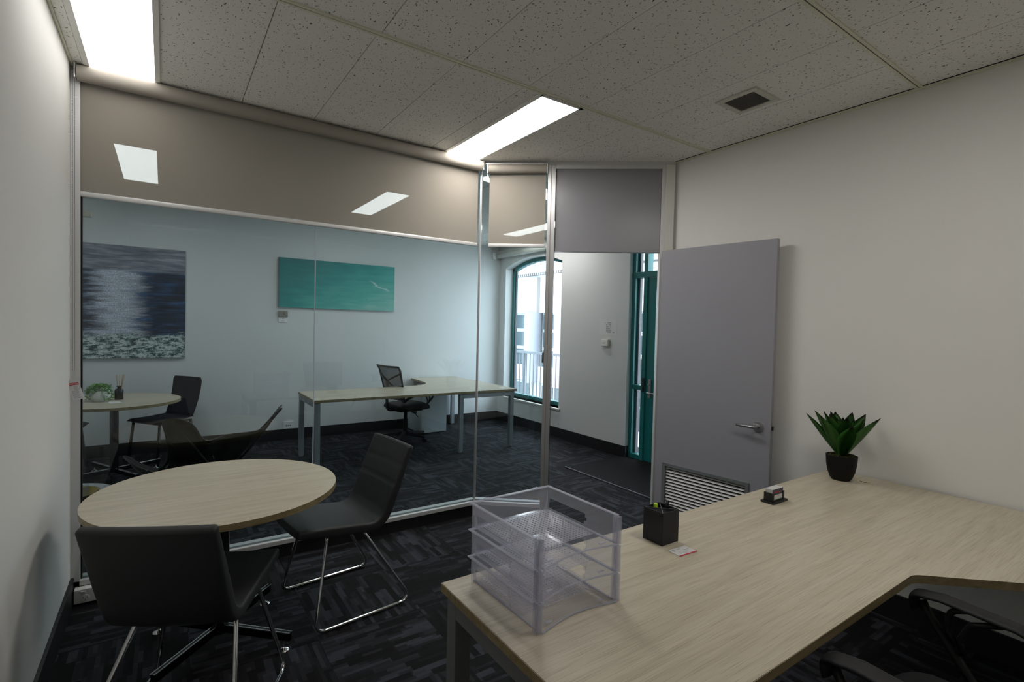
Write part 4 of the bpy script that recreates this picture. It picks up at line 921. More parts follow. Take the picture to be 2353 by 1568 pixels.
# ------------------------------------------------------------------ agave in black pot
ag = empty('potted_agave', (2.975, 1.215, DTZ), 0.3, 'artificial agave with pointed green leaves in a round black pot', 'plant')
lathe('pot', [(0, 0), (0.043, 0), (0.051, 0.012), (0.063, 0.045), (0.070, 0.085), (0.073, 0.130), (0.070, 0.131), (0.067, 0.122), (0, 0.122)], 'pot_black', ag, 40)
bm = bmesh.new()
for k in range(420):
    a, r_ = random.uniform(0, 2*PI), 0.067*math.sqrt(random.random()); s_ = random.uniform(0.003, 0.007)
    M_ = Matrix.Translation((r_*math.cos(a), r_*math.sin(a), 0.122+random.uniform(0, 0.010))) @ Matrix.Rotation(random.uniform(0, 6), 4, Vector((random.uniform(-1, 1), random.uniform(-1, 1), random.uniform(-1, 1)+0.1)).normalized()) @ Matrix.Diagonal((1, 0.5, 0.35, 1))
    bmesh.ops.create_cube(bm, size=s_*1.6, matrix=M_)
tag(link('moss', tomesh('moss', bm), 'moss', ag), kind='stuff')
def leaf_mesh(ln, wd):
    bm = bmesh.new(); n = 12; rws = []
    for k in range(n+1):
        t = k/n
        w = wd*(0.34+0.66*math.sin(min(1, t/0.55)*PI/2)) if t < 0.55 else wd*max(0.0, (1-((t-0.55)/0.45)**1.5))
        if t > 0.93: w = min(w, wd*0.10*(1-t)/0.07+0.0006)
        zc = 0.10*ln*t*t*0.9
        rws.append([bm.verts.new((sx*w/2, t*ln, zc+abs(sx)**1.5*w*0.30)) for sx in (-1, -0.5, 0, 0.5, 1)])
    for a, b_ in zip(rws, rws[1:]):
        for i in range(4): bm.faces.new((a[i], a[i+1], b_[i+1], b_[i]))
    bmesh.ops.solidify(bm, geom=bm.faces[:], thickness=0.0025)
    me = tomesh('leaf', bm); me.materials.append(MATS['agave_leaf'])
    for p in me.polygons: p.use_smooth = True
    return me
LM = [leaf_mesh(0.275, 0.084), leaf_mesh(0.245, 0.080), leaf_mesh(0.20, 0.062)]
def leaf(az, elev, mi, zb, tw=0):
    o = link('leaf', LM[mi], None, ag, (0.010*math.cos(az), 0.010*math.sin(az), zb)); 
    o.rotation_euler = (Matrix.Rotation(az-PI/2, 3, 'Z') @ Matrix.Rotation(elev, 3, 'X') @ Matrix.Rotation(tw, 3, 'Y')).to_euler()
for k in range(8): leaf(2*PI*k/8+0.25+random.uniform(-0.10, 0.10), math.radians(random.uniform(40, 52)), 0, 0.118, random.uniform(-0.15, 0.15))
for k in range(7): leaf(2*PI*k/7+0.6+random.uniform(-0.12, 0.12), math.radians(random.uniform(58, 66)), 1, 0.124, random.uniform(-0.15, 0.15))
for k in range(5): leaf(2*PI*k/5+0.1, math.radians(random.uniform(72, 80)), 2, 0.13)

# ------------------------------------------------------------------ round tables
def round_table(loc, R, base_ang, label, foot_r=0.325, column=0.038):
    t = empty('round_table', (loc[0], loc[1], 0), 0, label, 'table', 'round pedestal tables')
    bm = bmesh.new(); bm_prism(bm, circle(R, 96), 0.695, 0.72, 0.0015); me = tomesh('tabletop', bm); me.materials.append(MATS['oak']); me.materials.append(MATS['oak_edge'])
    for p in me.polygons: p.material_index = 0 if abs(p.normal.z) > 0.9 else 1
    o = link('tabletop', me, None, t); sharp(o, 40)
    lathe('top_plate', [(0, 0.685), (0.11, 0.685), (0.11, 0.695), (0, 0.695)], 'black_plastic', t, 28)
    lathe('column', [(0, 0.05), (column, 0.05), (column, 0.685), (0, 0.685)], 'dark_chrome', t, 32)
    for k in range(4):
        a = base_ang+k*PI/2; M_ = Matrix.Rotation(a, 4, 'Z')
        bm = bmesh.new(); bm_box(bm, column*0.6, foot_r+0.035, -0.011, 0.011, 0.050, 0.088, 0.003, M_); arm = link('base_arm', tomesh('base_arm', bm), 'dark_chrome', t)
        bm = bmesh.new(); bm_box(bm, column, foot_r+0.037, -0.0115, -0.006, 0.087, 0.0895, 0.0008, M_); bm_box(bm, column, foot_r+0.037, 0.006, 0.0115, 0.087, 0.0895, 0.0008, M_); link('chrome_strip', tomesh('chrome_strip', bm), 'chrome', arm)
        c = (foot_r*math.cos(a), foot_r*math.sin(a), 0)
        bm = bmesh.new(); bm_lathe(bm, [(0, 0), (0.024, 0), (0.025, 0.004), (0.020, 0.010), (0.009, 0.014), (0.006, 0.020), (0.006, 0.052), (0, 0.052)], 24, c); f_ = link('foot', tomesh('foot', bm), 'chrome', arm); sharp(f_, 50)
    return t
round_table((0.215, 2.655), 0.50, math.radians(-44), 'round pale oak meeting table between the two black sled chairs')
round_table((-0.385, 5.95), 0.52, math.radians(-62), 'round pale table in the outer room carrying plant and reed diffuser', 0.36, 0.034)

# ------------------------------------------------------------------ sled chairs (chair faces local +Y)
def sled_chair_meshes():
    W, th = 0.415, 0.048
    path = fillet([(0, 0.275, 0.480), (0, -0.165, 0.425), (0, -0.325, 0.83)], [0, 0.11, 0], 10)
    pts = [path[0]]
    for a, b_ in zip(path, path[1:]):
        n = max(1, int((b_-a).length/0.012))
        for k in range(1, n+1): pts.append(a.lerp(b_, k/n))
    s = [0]
    for a, b_ in zip(pts, pts[1:]): s.append(s[-1]+(b_-a).length)
    tot = s[-1]; front, back = [], []
    for i, p in enumerate(pts):
        t = (pts[min(i+1, len(pts)-1)]-pts[max(i-1, 0)]).normalized(); n = Vector((0, -t.z, t.y))
        if n.z < 0 and i < 5: n = -n
        nn_ = Vector((0, t.z, -t.y))            # towards sitter: up on the seat, forward on the back
        if i == 0: sgn = 1 if nn_.z > 0 else -1
        nn_ = nn_*sgn
        d = 0.0
        for sp in (tot-0.115, tot-0.215):
            d += 0.005*math.exp(-((s[i]-sp)/0.006)**2)
        # slight taper: thinner at the top of the back, front of seat
        e = th/2*(0.72+0.28*min(1, (tot-s[i])/0.25))*(0.8+0.2*min(1, s[i]/0.15))
        front.append(p+nn_*(e-d)); back.append(p-nn_*e)
    outline = front+back[::-1]
    bm = bmesh.new(); nx = 9; rings = []
    for k in range(nx):
        u = -1+2*k/(nx-1); x = u*W/2
        c_ = 0.010*(1-u*u)                       # gentle hollow across the width
        ring = []
        for i, p in enumerate(outline): ring.append(bm.verts.new((x, p.y-(c_ if p.z > 0.5 else 0), p.z-(c_ if p.z <= 0.5 else 0))))
        rings.append(ring)
    m = len(outline)
    for a, b_ in zip(rings, rings[1:]):
        for i in range(m): bm.faces.new((a[i], a[(i+1) % m], b_[(i+1) % m], b_[i]))
    half = len(front)
    for ring in (rings[0], rings[-1]):
        for i in range(half-1): bm.faces.new((ring[i], ring[i+1], ring[m-2-i], ring[m-1-i]))
    shell = tomesh('upholstered_shell', bm)
    sides = []
    for sx in (-1, 1):
        xt, xb = sx*0.165, sx*0.255
        p = fillet([(xt*0.5, 0.115, 0.432), (xt, 0.115, 0.432), (xb, 0.205, 0.011), (xb, -0.315, 0.011), (xt, -0.065, 0.418), (xt*0.5, -0.065, 0.418)], [0, 0.03, 0.045, 0.045, 0.03, 0], 6)
        bm = bmesh.new(); bm_tube(bm, p, 0.0085, 12); me = tomesh('sled_leg', bm)
        for q in me.polygons: q.use_smooth = True
        sides.append(me)
    return shell, sides
SH, SD = sled_chair_meshes()
def sled_chair(loc, rz, label):
    c = empty('sled_chair', (loc[0], loc[1], 0), rz, label, 'chair', 'black sled chairs at the meeting table')
    o = link('upholstered_shell', SH, 'chair_vinyl', c); bevel_mod(o, 0.012, 3, 50)
    for me in SD: link('sled_leg', me, 'chrome', c)
    box('seat_plate', -0.10, 0.10, -0.09, 0.14, 0.418, 0.436, 'black_plastic', c)
    return c
sled_chair((0.765, 2.735), math.radians(97), 'black upholstered chair on chrome sled legs beside the glass partition')
sled_chair((0.110, 2.235), math.radians(-28), 'black upholstered chair on chrome sled legs with its back to the desk and left wall')

# ------------------------------------------------------------------ task chairs (face local +Y)
def task_chair(loc, rz, label, seat_z=0.45, back_z=0.96, arm_z=0.665, arms=True):
    c = empty('task_chair', (loc[0], loc[1], 0), rz, label, 'chair', 'black mesh task chairs')
    lathe('column', [(0, 0.08), (0.030, 0.08), (0.030, 0.26), (0.022, 0.262), (0.022, seat_z-0.07), (0, seat_z-0.07)], 'black_plastic', c, 20)
    hub = lathe('base_hub', [(0, 0.065), (0.045, 0.065), (0.045, 0.115), (0.034, 0.125), (0, 0.125)], 'black_plastic', c, 20)
    for k in range(5):
        a = 2*PI*k/5+0.35; M_ = Matrix.Rotation(a, 4, 'Z')
        bm = bmesh.new(); ex = 0.30
        v = [bm.verts.new(M_ @ Vector(p)) for p in ((0.03, -0.026, 0.070), (0.03, 0.026, 0.070), (0.03, 0.020, 0.118), (0.03, -0.020, 0.118), (ex, -0.016, 0.060), (ex, 0.016, 0.060), (ex, 0.012, 0.082), (ex, -0.012, 0.082))]
        for f_ in ((0, 1, 2, 3), (7, 6, 5, 4), (0, 4, 5, 1), (1, 5, 6, 2), (2, 6, 7, 3), (3, 7, 4, 0)): bm.faces.new([v[i] for i in f_])
        arm = link('base_arm', tomesh('base_arm', bm), 'arm_plastic', c)
        cx_, cy_ = ex*0.97*math.cos(a), ex*0.97*math.sin(a); ca = a+0.9
        bm = bmesh.new()
        for sgn in (-1, 1):
            p0 = Vector((cx_, cy_, 0.026))+Vector((-math.sin(ca), math.cos(ca), 0))*sgn*0.006; p1 = p0+Vector((-math.sin(ca), math.cos(ca), 0))*sgn*0.016
            bm_tube(bm, [p0, p1], 0.026, 16)
        bm_tube(bm, [(cx_, cy_, 0.03), (cx_, cy_, 0.066)], 0.007, 8)
        link('castor', tomesh('castor', bm), 'black_plastic', arm)
    box('mechanism', -0.075, 0.075, -0.12, 0.10, seat_z-0.085, seat_z-0.045, 'black_plastic', c, 0.008)
    tube('height_lever', fillet([(0.05, 0.0, seat_z-0.07), (0.17, 0.01, seat_z-0.075), (0.24, 0.02, seat_z-0.13)], 0.02), 0.006, 'black_plastic', c, 8)
    tube('tension_knob', [(0, 0.10, seat_z-0.09), (0, 0.16, seat_z-0.12)], 0.024, 'black_plastic', c, 12)
    # seat cushion
    bm = bmesh.new(); n = 16; out = [(p[0], p[1]) for p in rrect(0.48, 0.47, 0.11, 6)]
    lay = [(0.90, -0.045), (1.0, -0.022), (1.0, 0.0), (0.93, 0.022), (0.70, 0.034), (0.35, 0.036)]
    rg = []
    for (s_, dz) in lay: rg.append([bm.verts.new((x*s_, y*s_+0.02, seat_z+dz-(0.030*max(0, (y*s_-0.12)/0.12)**2)-0.006*max(0, -y/0.2))) for x, y in out])
    for a, b_ in zip(rg, rg[1:]):
        for i in range(len(out)): bm.faces.new((a[i], a[(i+1) % len(out)], b_[(i+1) % len(out)], b_[i]))
    bm.faces.new(rg[0][::-1]); bm.faces.new(rg[-1]); o = link('seat', tomesh('seat', bm), 'black_fabric', c, smooth=True)
    # back: curved frame with open mesh
    def bp(u, v):   # u -1..1 across, v 0..1 up
        z = seat_z+0.10+(back_z-seat_z-0.10)*v
        w = 0.205+0.03*v
        y = -0.215-0.075*math.sin(v*PI*0.5)*0.6-0.05*v+0.05*u*u+0.045*(1-v)*v
        if v > 0.93: y -= 0.02*(v-0.93)/0.07
        return Vector((u*w, y, z))
    loop = [bp(-1, v/10) for v in range(0, 11)]+[bp(-1+2*k/8, 1) for k in range(1, 8)]+[bp(1, 1-v/10) for v in range(0, 11)]+[bp(1-2*k/8, 0) for k in range(1, 8)]
    bm = bmesh.new(); bm_tube(bm, loop, 0.013, 8, True); link('back_frame', tomesh('back_frame', bm), 'black_plastic', c, smooth=True)
    bm = bmesh.new(); gv = [[bm.verts.new(bp(-1+2*i/10, j/12)) for i in range(11)] for j in range(13)]
    for j in range(12):
        for i in range(10): bm.faces.new((gv[j][i], gv[j][i+1], gv[j+1][i+1], gv[j+1][i]))
    link('back_mesh', tomesh('back_mesh', bm), 'chair_mesh', c, smooth=True)
    sp = [Vector((0, -0.10, seat_z-0.06)), Vector((0, -0.27, seat_z-0.05)), Vector((0, -0.285, seat_z+0.12)), bp(0, 0.55)+Vector((0, -0.02, 0))]
    bm = bmesh.new(); bm_tube(bm, fillet(sp, 0.05), (0.030, 0.012), 10); link('back_spine', tomesh('back_spine', bm), 'black_plastic', c, smooth=True)
    for s_ in (-1, 1):
        a0 = bp(0, 0.55)+Vector((0, -0.015, 0)); bm = bmesh.new(); bm_tube(bm, [a0, (a0+bp(s_, 0.80))*0.5+Vector((0, -0.012, 0)), bp(s_, 0.80)], 0.012, 8); link('back_strut', tomesh('back_strut', bm), 'black_plastic', c, smooth=True)
        bm = bmesh.new(); bm_tube(bm, [a0, (a0+bp(s_, 0.15))*0.5+Vector((0, -0.012, 0)), bp(s_, 0.15)], 0.012, 8); link('back_strut', tomesh('back_strut', bm), 'black_plastic', c, smooth=True)
    if arms:
        for s_ in (-1, 1):
            x = s_*0.295; ar = empty('armrest', (0, 0, 0)); ar.parent = c
            pad = fillet([(x, 0.235, arm_z-0.055), (x, 0.245, arm_z-0.012), (x, 0.17, arm_z), (x, 0.0, arm_z-0.010), (x, -0.16, arm_z-0.055), (x, -0.235, arm_z-0.095)], 0.03, 5)
            bm = bmesh.new(); bm_tube(bm, pad, (0.010, 0.034), 12)
            # keep the wide side level: tube frame starts across X
            link('arm_pad', tomesh('arm_pad', bm), 'arm_plastic', ar, smooth=True)
            fr = fillet([(x, 0.22, arm_z-0.03), (x, 0.20, arm_z-0.07), (x*0.97, 0.055, seat_z-0.03), (x*0.5, 0.04, seat_z-0.055), (x*0.15, 0.03, seat_z-0.055)], 0.035, 5)
            bm = bmesh.new(); bm_tube(bm, fr, (0.015, 0.013), 10); link('arm_post', tomesh('arm_post', bm), 'black_plastic', ar, smooth=True)
            br = fillet([(x, 0.11, arm_z-0.012), (x, 0.15, arm_z-0.03), (x, 0.155, arm_z-0.09), (x, 0.13, arm_z-0.13)], 0.03, 5)
            bm = bmesh.new(); bm_tube(bm, br, 0.009, 8); link('arm_brace', tomesh('arm_brace', bm), 'black_plastic', ar, smooth=True)
            br = fillet([(x, 0.02, arm_z-0.014), (x, 0.10, arm_z-0.05), (x, 0.125, arm_z-0.11), (x, 0.115, arm_z-0.15)], 0.03, 5)
            bm = bmesh.new(); bm_tube(bm, br, 0.009, 8); link('arm_brace', tomesh('arm_brace', bm), 'black_plastic', ar, smooth=True)
    return c
task_chair((1.695, 0.345), math.radians(0), 'black task chair with curved armrests tucked at the oak desk with letter trays', arm_z=0.682)
task_chair((2.56, 6.12), math.radians(-78), 'black mesh-back task chair on castors at the desk by the window', 0.46, 0.965, 0.64)

# ------------------------------------------------------------------ outer desk
fd = empty('corner_desk', (2.4, 5.6, 0), 0, 'L-shaped pale desk with silver legs by the arched window', 'desk')
fp = fillet([(1.215, 5.17, 0), (3.635, 5.17, 0), (3.635, 6.83, 0), (2.93, 6.83, 0), (2.86, 5.94, 0), (1.215, 5.94, 0)], [0, 0, 0, 0, 0.42, 0], 10, True)
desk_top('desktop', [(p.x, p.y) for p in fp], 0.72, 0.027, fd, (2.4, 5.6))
ox, oy = 2.4, 5.6
portal(fd, 1.225-ox, 0, 5.185-oy, 5.93-oy, 'y', 0.688, 0.05, 'desk_silver')
portal(fd, 2.84-ox, 3.60-ox, 5.10-oy+0.085, 0, 'x', 0.688, 0.05, 'desk_silver')
portal(fd, 2.95-ox, 3.61-ox, 6.76-oy, 0, 'x', 0.688, 0.05, 'desk_silver')
bm = bmesh.new(); bm_box(bm, 1.28-ox, 3.55-ox, 5.52-oy, 5.56-oy, 0.655, 0.692); link('beam', tomesh('beam', bm), 'desk_silver', fd)
g2 = empty('cable_grommet', (3.49-ox, 5.30-oy, 0.72)); g2.parent = fd
lathe('ring', [(0.0, 0.0), (0.040, 0.0), (0.040, 0.002), (0, 0.0022)], 'white_plastic', g2, 24)
# drawer pedestal
pd = empty('drawer_pedestal', (3.07, 6.55, 0), 0, 'pale grey drawer pedestal under the desk by the window', 'drawers')
box('body', -0.19, 0.19, -0.21, 0.21, 0.012, 0.60, 'pedestal_white', pd, 0.003)
for k, (za, zb) in enumerate(((0.02, 0.30), (0.305, 0.445), (0.45, 0.592))):
    d_ = box('drawer_front', -0.206, -0.191, -0.205, 0.205, za, zb, 'pedestal_white', pd, 0.002); box('finger_pull', -0.2075, -0.206, -0.06, 0.06, zb-0.02, zb-0.012, 'dark_gap', d_)
box('plinth', -0.17, 0.17, -0.19, 0.19, 0, 0.012, 'black_plastic', pd)

# ------------------------------------------------------------------ navy visitor chairs (face local +Y)
def visitor_chair(loc, rz, label):
    c = empty('visitor_chair', (loc[0], loc[1], 0), rz, label, 'chair', 'navy visitor chairs at the round outer table')
    def sheet(name, f, nu, nv, th):
        bm = bmesh.new(); g = [[bm.verts.new(f(i/nu*2-1, j/nv)) for i in range(nu+1)] for j in range(nv+1)]
        for j in range(nv):
            for i in range(nu): bm.faces.new((g[j][i], g[j][i+1], g[j+1][i+1], g[j+1][i]))
        bmesh.ops.solidify(bm, geom=bm.faces[:], thickness=th); return link(name, tomesh(name, bm), 'navy_fabric', c, smooth=True)
    def seat_f(u, v):
        w = 0.225-0.03*max(0, (v-0.75)/0.25)**2-0.01*max(0, (0.25-v)/0.25)
        return Vector((u*w, -0.20+0.43*v, 0.455-0.010*math.sin(v*PI)-0.02*max(0, (v-0.8)/0.2)**2))
    def back_f(u, v):
        w = 0.205+0.012*v-0.022*max(0, (v-0.9)/0.1)**2
        return Vector((u*w, -0.205-0.10*v-0.02*math.sin(v*PI)+0.02*u*u, 0.45+0.41*v))
    sheet('seat', seat_f, 8, 10, 0.034); sheet('backrest', back_f, 8, 12, 0.030)
    for sx in (-1, 1):
        for (y0, y1) in ((0.16, 0.20), (-0.17, -0.235)):
            bm = bmesh.new(); bm_tube(bm, [(sx*0.19, y0, 0.425), (sx*0.215, y1, 0.0)], 0.0135, 12); link('leg', tomesh('leg', bm), 'black_gloss', c, smooth=True)
    box('under_frame', -0.19, 0.19, -0.17, 0.17, 0.41, 0.424, 'dark_chrome', c)
    return c
visitor_chair((-0.02, 6.44), math.radians(126), 'navy fabric chair with tall back beside the round outer table')
visitor_chair((-0.86, 6.33), math.radians(-95), 'navy fabric chair half hidden by the partition frame at the round outer table')

# ------------------------------------------------------------------ butterfly sling chair
bf = empty('butterfly_chair', (0.30, 4.35, 0), 0, 'black leather butterfly chair close behind the glass partition', 'chair')
o0 = Vector((0.30, 4.35, 0))
BL, BR, FL_, FR_ = Vector((0.055, 4.12, 0.812)), Vector((0.755, 4.25, 0.835)), Vector((-0.235, 4.42, 0.52)), Vector((0.42, 4.83, 0.52))
ctr = Vector((0.27, 4.38, 0.30))
def tipset(c_, nxt, prv, w):
    out = (c_-ctr); out.z *= 0.4; out.normalize(); side = Vector((-out.y, out.x, 0)).normalized()
    return [c_-out*0.13-side*w-Vector((0, 0, 0.10)), c_-out*0.035-side*w*0.72-Vector((0, 0, 0.022)), c_, c_-out*0.035+side*w*0.72-Vector((0, 0, 0.022)), c_-out*0.13+side*w-Vector((0, 0, 0.10))]
def mid(a, b_, pull, z): 
    m_ = (a+b_)/2; m_ = m_.lerp(ctr, pull); m_.z = z; return m_
ring = []
for a, b_, pull, z, w in ((BL, FL_, 0.28, 0.47, 0.150), (FL_, FR_, 0.38, 0.36, 0.085), (FR_, BR, 0.30, 0.47, 0.085), (BR, BL, 0.16, 0.650, 0.14)):
    ring += tipset(a, None, None, w)[::-1]; ring.append(mid(a, b_, pull, z))
def catmull(P, n=5):
    out = []; m = len(P)
    for i in range(m):
        p0, p1, p2, p3 = P[i-1], P[i], P[(i+1) % m], P[(i+2) % m]
        for k in range(n):
            t = k/n; out.append(0.5*((2*p1)+(p2-p0)*t+(2*p0-5*p1+4*p2-p3)*t*t+(3*p1-p0-3*p2+p3)*t**3))
    return out
ring = catmull(ring)
bm = bmesh.new(); nr = 10; rr_ = []
for j in range(1, nr+1):
    r_ = j/nr; rr_.append([bm.verts.new(Vector((ctr.x+(p.x-ctr.x)*r_, ctr.y+(p.y-ctr.y)*r_, ctr.z+(p.z-ctr.z)*r_**1.7))-o0) for p in ring])
cv = bm.verts.new(ctr-o0); m_ = len(ring)
for i in range(m_): bm.faces.new((cv, rr_[0][i], rr_[0][(i+1) % m_]))
for a, b_ in zip(rr_, rr_[1:]):
    for i in range(m_): bm.faces.new((a[i], b_[i], b_[(i+1) % m_], a[(i+1) % m_]))
bmesh.ops.solidify(bm, geom=bm.faces[:], thickness=0.006)
sl = link('sling', tomesh('sling', bm), 'black_leather', bf, smooth=True)
tube('seam', [p-o0+Vector((0, 0, 0.001)) for p in ring], 0.004, 'black_leather', sl, 6, True)
FB = [Vector((0.05, 4.62, 0)), Vector((0.62, 4.64, 0)), Vector((0.02, 4.06, 0)), Vector((0.56, 4.02, 0))]   # floor points
dn = Vector((0, 0, -0.02))
for a, b_ in ((BL+dn, FB[3]), (BR+dn, FB[2]), (FL_+dn, FB[1]), (FR_+dn, FB[0])):
    tube('frame_rod', [a-o0, b_+Vector((0, 0, 0.008))-o0], 0.007, 'rod_black', bf, 10)
tube('frame_rod', [FB[0]+Vector((0, 0, 0.008))-o0, FB[2]+Vector((0, 0, 0.008))-o0], 0.007, 'rod_black', bf, 10); tube('frame_rod', [FB[1]+Vector((0, 0, 0.008))-o0, FB[3]+Vector((0, 0, 0.008))-o0], 0.007, 'rod_black', bf, 10)

# ------------------------------------------------------------------ side table, brass bowl and tumblers
stb = empty('side_table', (-0.50, 3.84, 0), 0, 'small round grey side table just behind the glass', 'table')
lathe('table_top', [(0, 0.43), (0.262, 0.43), (0.265, 0.433), (0.265, 0.447), (0.262, 0.45), (0, 0.45)], 'side_table_top', stb, 48); lathe('stem', [(0, 0.01), (0.016, 0.01), (0.016, 0.43), (0, 0.43)], 'black_plastic', stb, 16); lathe('base', [(0, 0), (0.15, 0), (0.15, 0.008), (0.02, 0.012), (0, 0.012)], 'black_plastic', stb, 32)
bw = (-0.428, 3.67)
o = lathe('brass_bowl', [(0, 0.004), (0.05, 0.004), (0.10, 0.028), (0.125, 0.060), (0.128, 0.060), (0.102, 0.024), (0.052, 0.0), (0, 0.0)], 'brass', None, 48, loc=(*bw, 0.4505)); tag(o, 'shallow brass bowl holding glass tumblers on the grey side table', 'bowl')
for k, (dx, dy) in enumerate(((0.050, -0.025), (-0.030, 0.030))):
    o = lathe('glass_tumbler', [(0, 0.006), (0.026, 0.006), (0.031, 0.09), (0.0325, 0.09), (0.0285, 0.0), (0, 0.0)], 'tumbler_glass', None, 28, loc=(bw[0]+dx, bw[1]+dy, 0.456)); tag(o, 'clear glass tumbler standing in the brass bowl', 'glass', 'tumblers in the brass bowl')

# ------------------------------------------------------------------ things on the outer round table
tp = empty('trailing_plant', (-0.485, 5.93, 0.7205), 0, 'small trailing green plant in a white bowl pot on the round outer table', 'plant')
lathe('pot', [(0, 0), (0.05, 0), (0.075, 0.03), (0.080, 0.065), (0.068, 0.098), (0.062, 0.098), (0.066, 0.085), (0, 0.085)], 'white_ceramic', tp, 32)
bm = bmesh.new()
def leaflet(p, d, s_):
    M_ = Matrix.Translation(p) @ d.to_track_quat('Y', 'Z').to_matrix().to_4x4() @ Matrix.Rotation(random.uniform(-0.8, 0.8), 4, 'Y')
    v = [bm.verts.new(M_ @ Vector(q)) for q in ((0, 0, 0), (s_*0.38, s_*0.5, s_*0.1), (0, s_, 0), (-s_*0.38, s_*0.5, s_*0.1))]; bm.faces.new(v)
for k in range(40):
    a = random.uniform(0, 2*PI); L_ = random.choice((0.0, 0.02, 0.03, 0.06, 0.09, 0.11)); p = Vector((0.03*math.cos(a), 0.03*math.sin(a), 0.105)); rad = random.uniform(0.05, 0.082)
    n = 14
    for j in range(n):
        t = j/n; ang = t*PI*0.5; q = Vector((math.cos(a)*(0.02+rad*math.sin(min(1, t*1.3)*PI/2)), math.sin(a)*(0.02+rad*math.sin(min(1, t*1.3)*PI/2)), max(0.022, 0.096+0.050*math.cos(min(1, t*1.25)*PI/2)-L_*max(0, t-0.35)*1.5)))
        for _ in range(2): leaflet(q+Vector([random.uniform(-0.006, 0.006) for _ in range(3)]), Vector((random.uniform(-1, 1), random.uniform(-1, 1), random.uniform(-0.6, 1))).normalized(), random.uniform(0.013, 0.022))
tag(link('foliage', tomesh('foliage', bm), 'leaflet', tp), kind='stuff')
df = empty('reed_diffuser', (-0.352, 5.99, 0.7205), 0, 'black glass reed diffuser bottle beside the trailing plant', 'diffuser')
lathe('bottle', [(0, 0), (0.032, 0), (0.034, 0.004), (0.034, 0.085), (0.030, 0.098), (0.013, 0.104), (0.013, 0.118), (0.021, 0.120), (0.021, 0.126), (0.010, 0.126), (0, 0.122)], 'black_gloss', df, 28)
for (dx, dy) in ((-0.016, 0.0), (0.004, 0.01), (0.028, -0.004), (0.022, 0.008), (0.033, 0.004)): tube('reed', [(dx*0.2, dy*0.2, 0.03), (dx*1.25, dy, 0.235)], 0.0022, 'reed', df, 6)
ln = empty('leaflet_card', (-0.36, 5.80, 0.7203), 0.2, 'flat printed card lying in front of the reed diffuser', 'card'); box('sheet', -0.055, 0.055, -0.05, 0.05, 0, 0.001, 'paper', ln); box('coloured_edge', 0.03, 0.055, -0.05, 0.05, 0.001, 0.0013, 'ink_grey', ln)

# ------------------------------------------------------------------ pictures and wall devices
p1 = empty('sea_painting', (-0.415, YB-0.0005, 1.655), 0, 'large square abstract sea painting in dark blue with white glitter and surf', 'painting')
box('canvas', -0.605, 0.605, -0.036, 0.0, -0.60, 0.60, 'canvas_side', p1); box('painted_face', -0.604, 0.604, -0.0375, -0.0362, -0.599, 0.599, 'sea_painting', p1)
p2 = empty('beach_print', (1.905, YB-0.0005, 1.975), 0, 'wide turquoise aerial beach print on canvas above the wall thermostat', 'picture')
box('canvas', -0.745, 0.745, -0.034, 0.0, -0.308, 0.308, 'canvas_side', p2); box('printed_face', -0.744, 0.744, -0.0355, -0.0342, -0.307, 0.307, 'beach_print', p2)
th = empty('thermostat', (1.216, YB, 1.585), 0, 'grey thermostat box mounted on white wall below the beach print', 'thermostat')
box('body', -0.052, 0.052, -0.032, 0.0, -0.038, 0.038, 'grey_plastic', th, 0.004); bm = bmesh.new(); bm_lathe(bm, [(0, 0), (0.022, 0), (0.022, 0.012), (0.018, 0.014), (0, 0.014)], 24); o = link('dial', tomesh('dial', bm), 'grey_plastic', th, (0.028, -0.032, 0.005), (PI/2, 0, 0))
sp_ = empty('switch_plate', (1.216, YB, 1.512), 0, 'small white switch plate just below the grey thermostat', 'switch'); box('plate', -0.052, 0.052, -0.010, 0, -0.033, 0.033, 'white_plastic', sp_, 0.003); box('rocker', -0.010, 0.010, -0.013, -0.010, 0.010, 0.022, 'grey_plastic', sp_); box('print', -0.016, 0.016, -0.0106, -0.010, -0.020, -0.014, 'ink_grey', sp_)
po = empty('data_outlet', (1.291, YB, 0.185), 0, 'white wall outlet with three dark ports above the black baseboard', 'outlet'); box('plate', -0.058, 0.058, -0.016, 0, -0.045, 0.045, 'white_plastic', po, 0.004)
for k in (-1, 0, 1): box('port', k*0.024-0.007, k*0.024+0.007, -0.0175, -0.016, -0.014, 0.0, 'ink', po)
em = empty('alarm_box', (-0.675, YB, 2.55), 0, 'small cream alarm box high on the wall above the sea painting', 'alarm'); box('case', -0.048, 0.048, -0.035, 0, -0.032, 0.032, 'beige_plastic', em, 0.008); box('indicator', 0.030, 0.036, -0.0365, -0.035, -0.018, -0.012, 'ink', em)
ps = empty('motion_sensor', (XW-0.12, YB, 2.60), 0, 'small white motion sensor high in the corner by the arched window', 'sensor'); box('case', -0.035, 0.035, -0.045, 0, -0.055, 0.055, 'white_plastic', ps, 0.01); lathe('lens', [(0, 0.012), (0.012, 0.009), (0.018, 0)], 'white_plastic', ps, 16, (0, -0.045, -0.02), 60, (PI/2, 0, 0))
nt_ = empty('paper_notice', (XW-0.0005, 4.41, 1.515), 0, 'white paper notice with a small floor plan on wall by the teal door', 'notice')
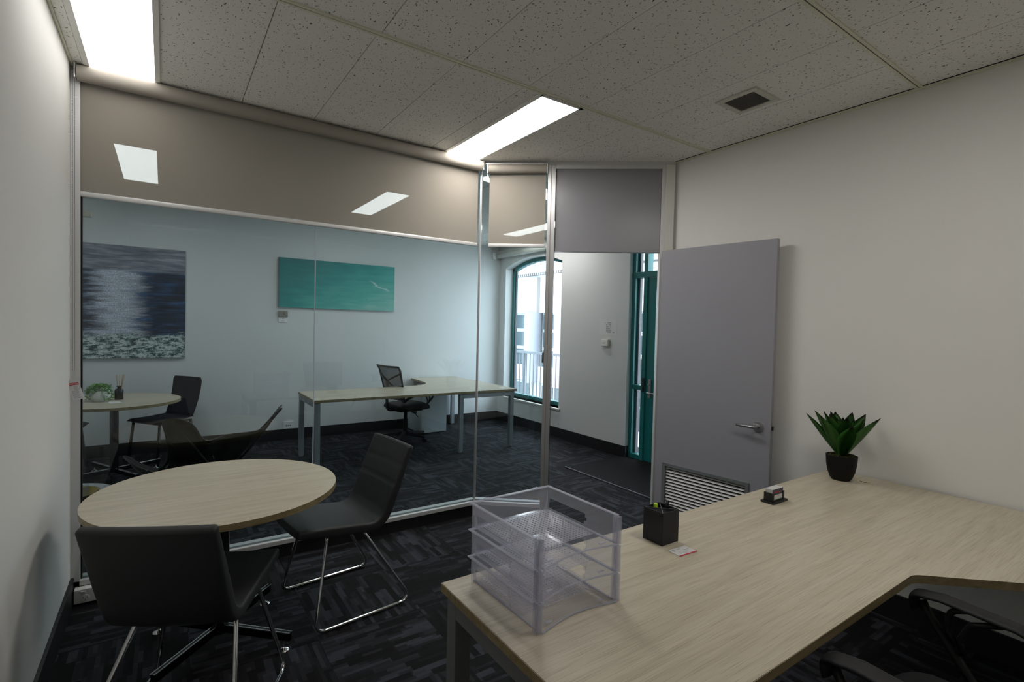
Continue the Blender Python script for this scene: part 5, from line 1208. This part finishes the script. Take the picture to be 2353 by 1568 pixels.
box('sheet', -0.0012, 0, -0.150, 0.150, -0.095, 0.095, 'paper', nt_)
bm = bmesh.new()
for k in range(6):
    for j in range(4):
        if (k*7+j*3) % 5 == 0: continue
        bm_box(bm, -0.0017, -0.0012, 0.02-0.022*j-0.010, 0.02-0.022*j+0.008, 0.055-0.024*k-0.010, 0.055-0.024*k+0.004)
bm_box(bm, -0.0017, -0.0012, 0.03, 0.06, 0.050, 0.054); bm_box(bm, -0.0017, -0.0012, -0.11, -0.08, -0.075, -0.06); link('floor_plan', tomesh('floor_plan', bm), 'ink_grey', nt_)
sw = empty('light_switch', (XW, 4.43, 1.325), 0, 'cream surface-mounted double light switch below the paper notice', 'switch'); box('case', -0.034, 0, -0.060, 0.060, -0.042, 0.042, 'beige_plastic', sw, 0.006); box('plate', -0.040, -0.034, -0.056, 0.056, -0.038, 0.038, 'white_plastic', sw, 0.003)
for k in (-1, 1): box('rocker', -0.044, -0.040, k*0.014-0.007, k*0.014+0.007, -0.006, 0.006, 'beige_plastic', sw, 0.002)
# double power point on the partition base
pp = empty('power_point', (XL+0.10, YP-0.036, 0.050), 0, 'white double power socket mounted low in the corner behind the black chair', 'power socket')
box('case', -0.082, 0.075, -0.045, 0.0, -0.038, 0.034, 'white_plastic', pp, 0.003)
for k in (-1, 1):
    box('switch', k*0.036-0.018, k*0.036+0.002, -0.049, -0.045, 0.012, 0.025, 'white_plastic', pp, 0.002)
    so = lathe('socket', [(0, 0.0), (0.019, 0.0), (0.019, 0.0012), (0.0165, 0.0016), (0, 0.0012)], 'white_plastic', pp, 24, (k*0.036, -0.045, -0.014), 40, (PI/2, 0, 0))
    for (dx, dz, an) in ((-0.008, 0.005, 0.5), (0.008, 0.005, -0.5), (0, -0.008, 0)):
        bm = bmesh.new(); bm_box(bm, -0.0013, 0.0013, -0.004, 0.004, 0.0012, 0.0020, 0, Matrix.Translation((dx, dz, 0)) @ Matrix.Rotation(-an, 4, 'Z')); link('slot', tomesh('slot', bm), 'ink', so)
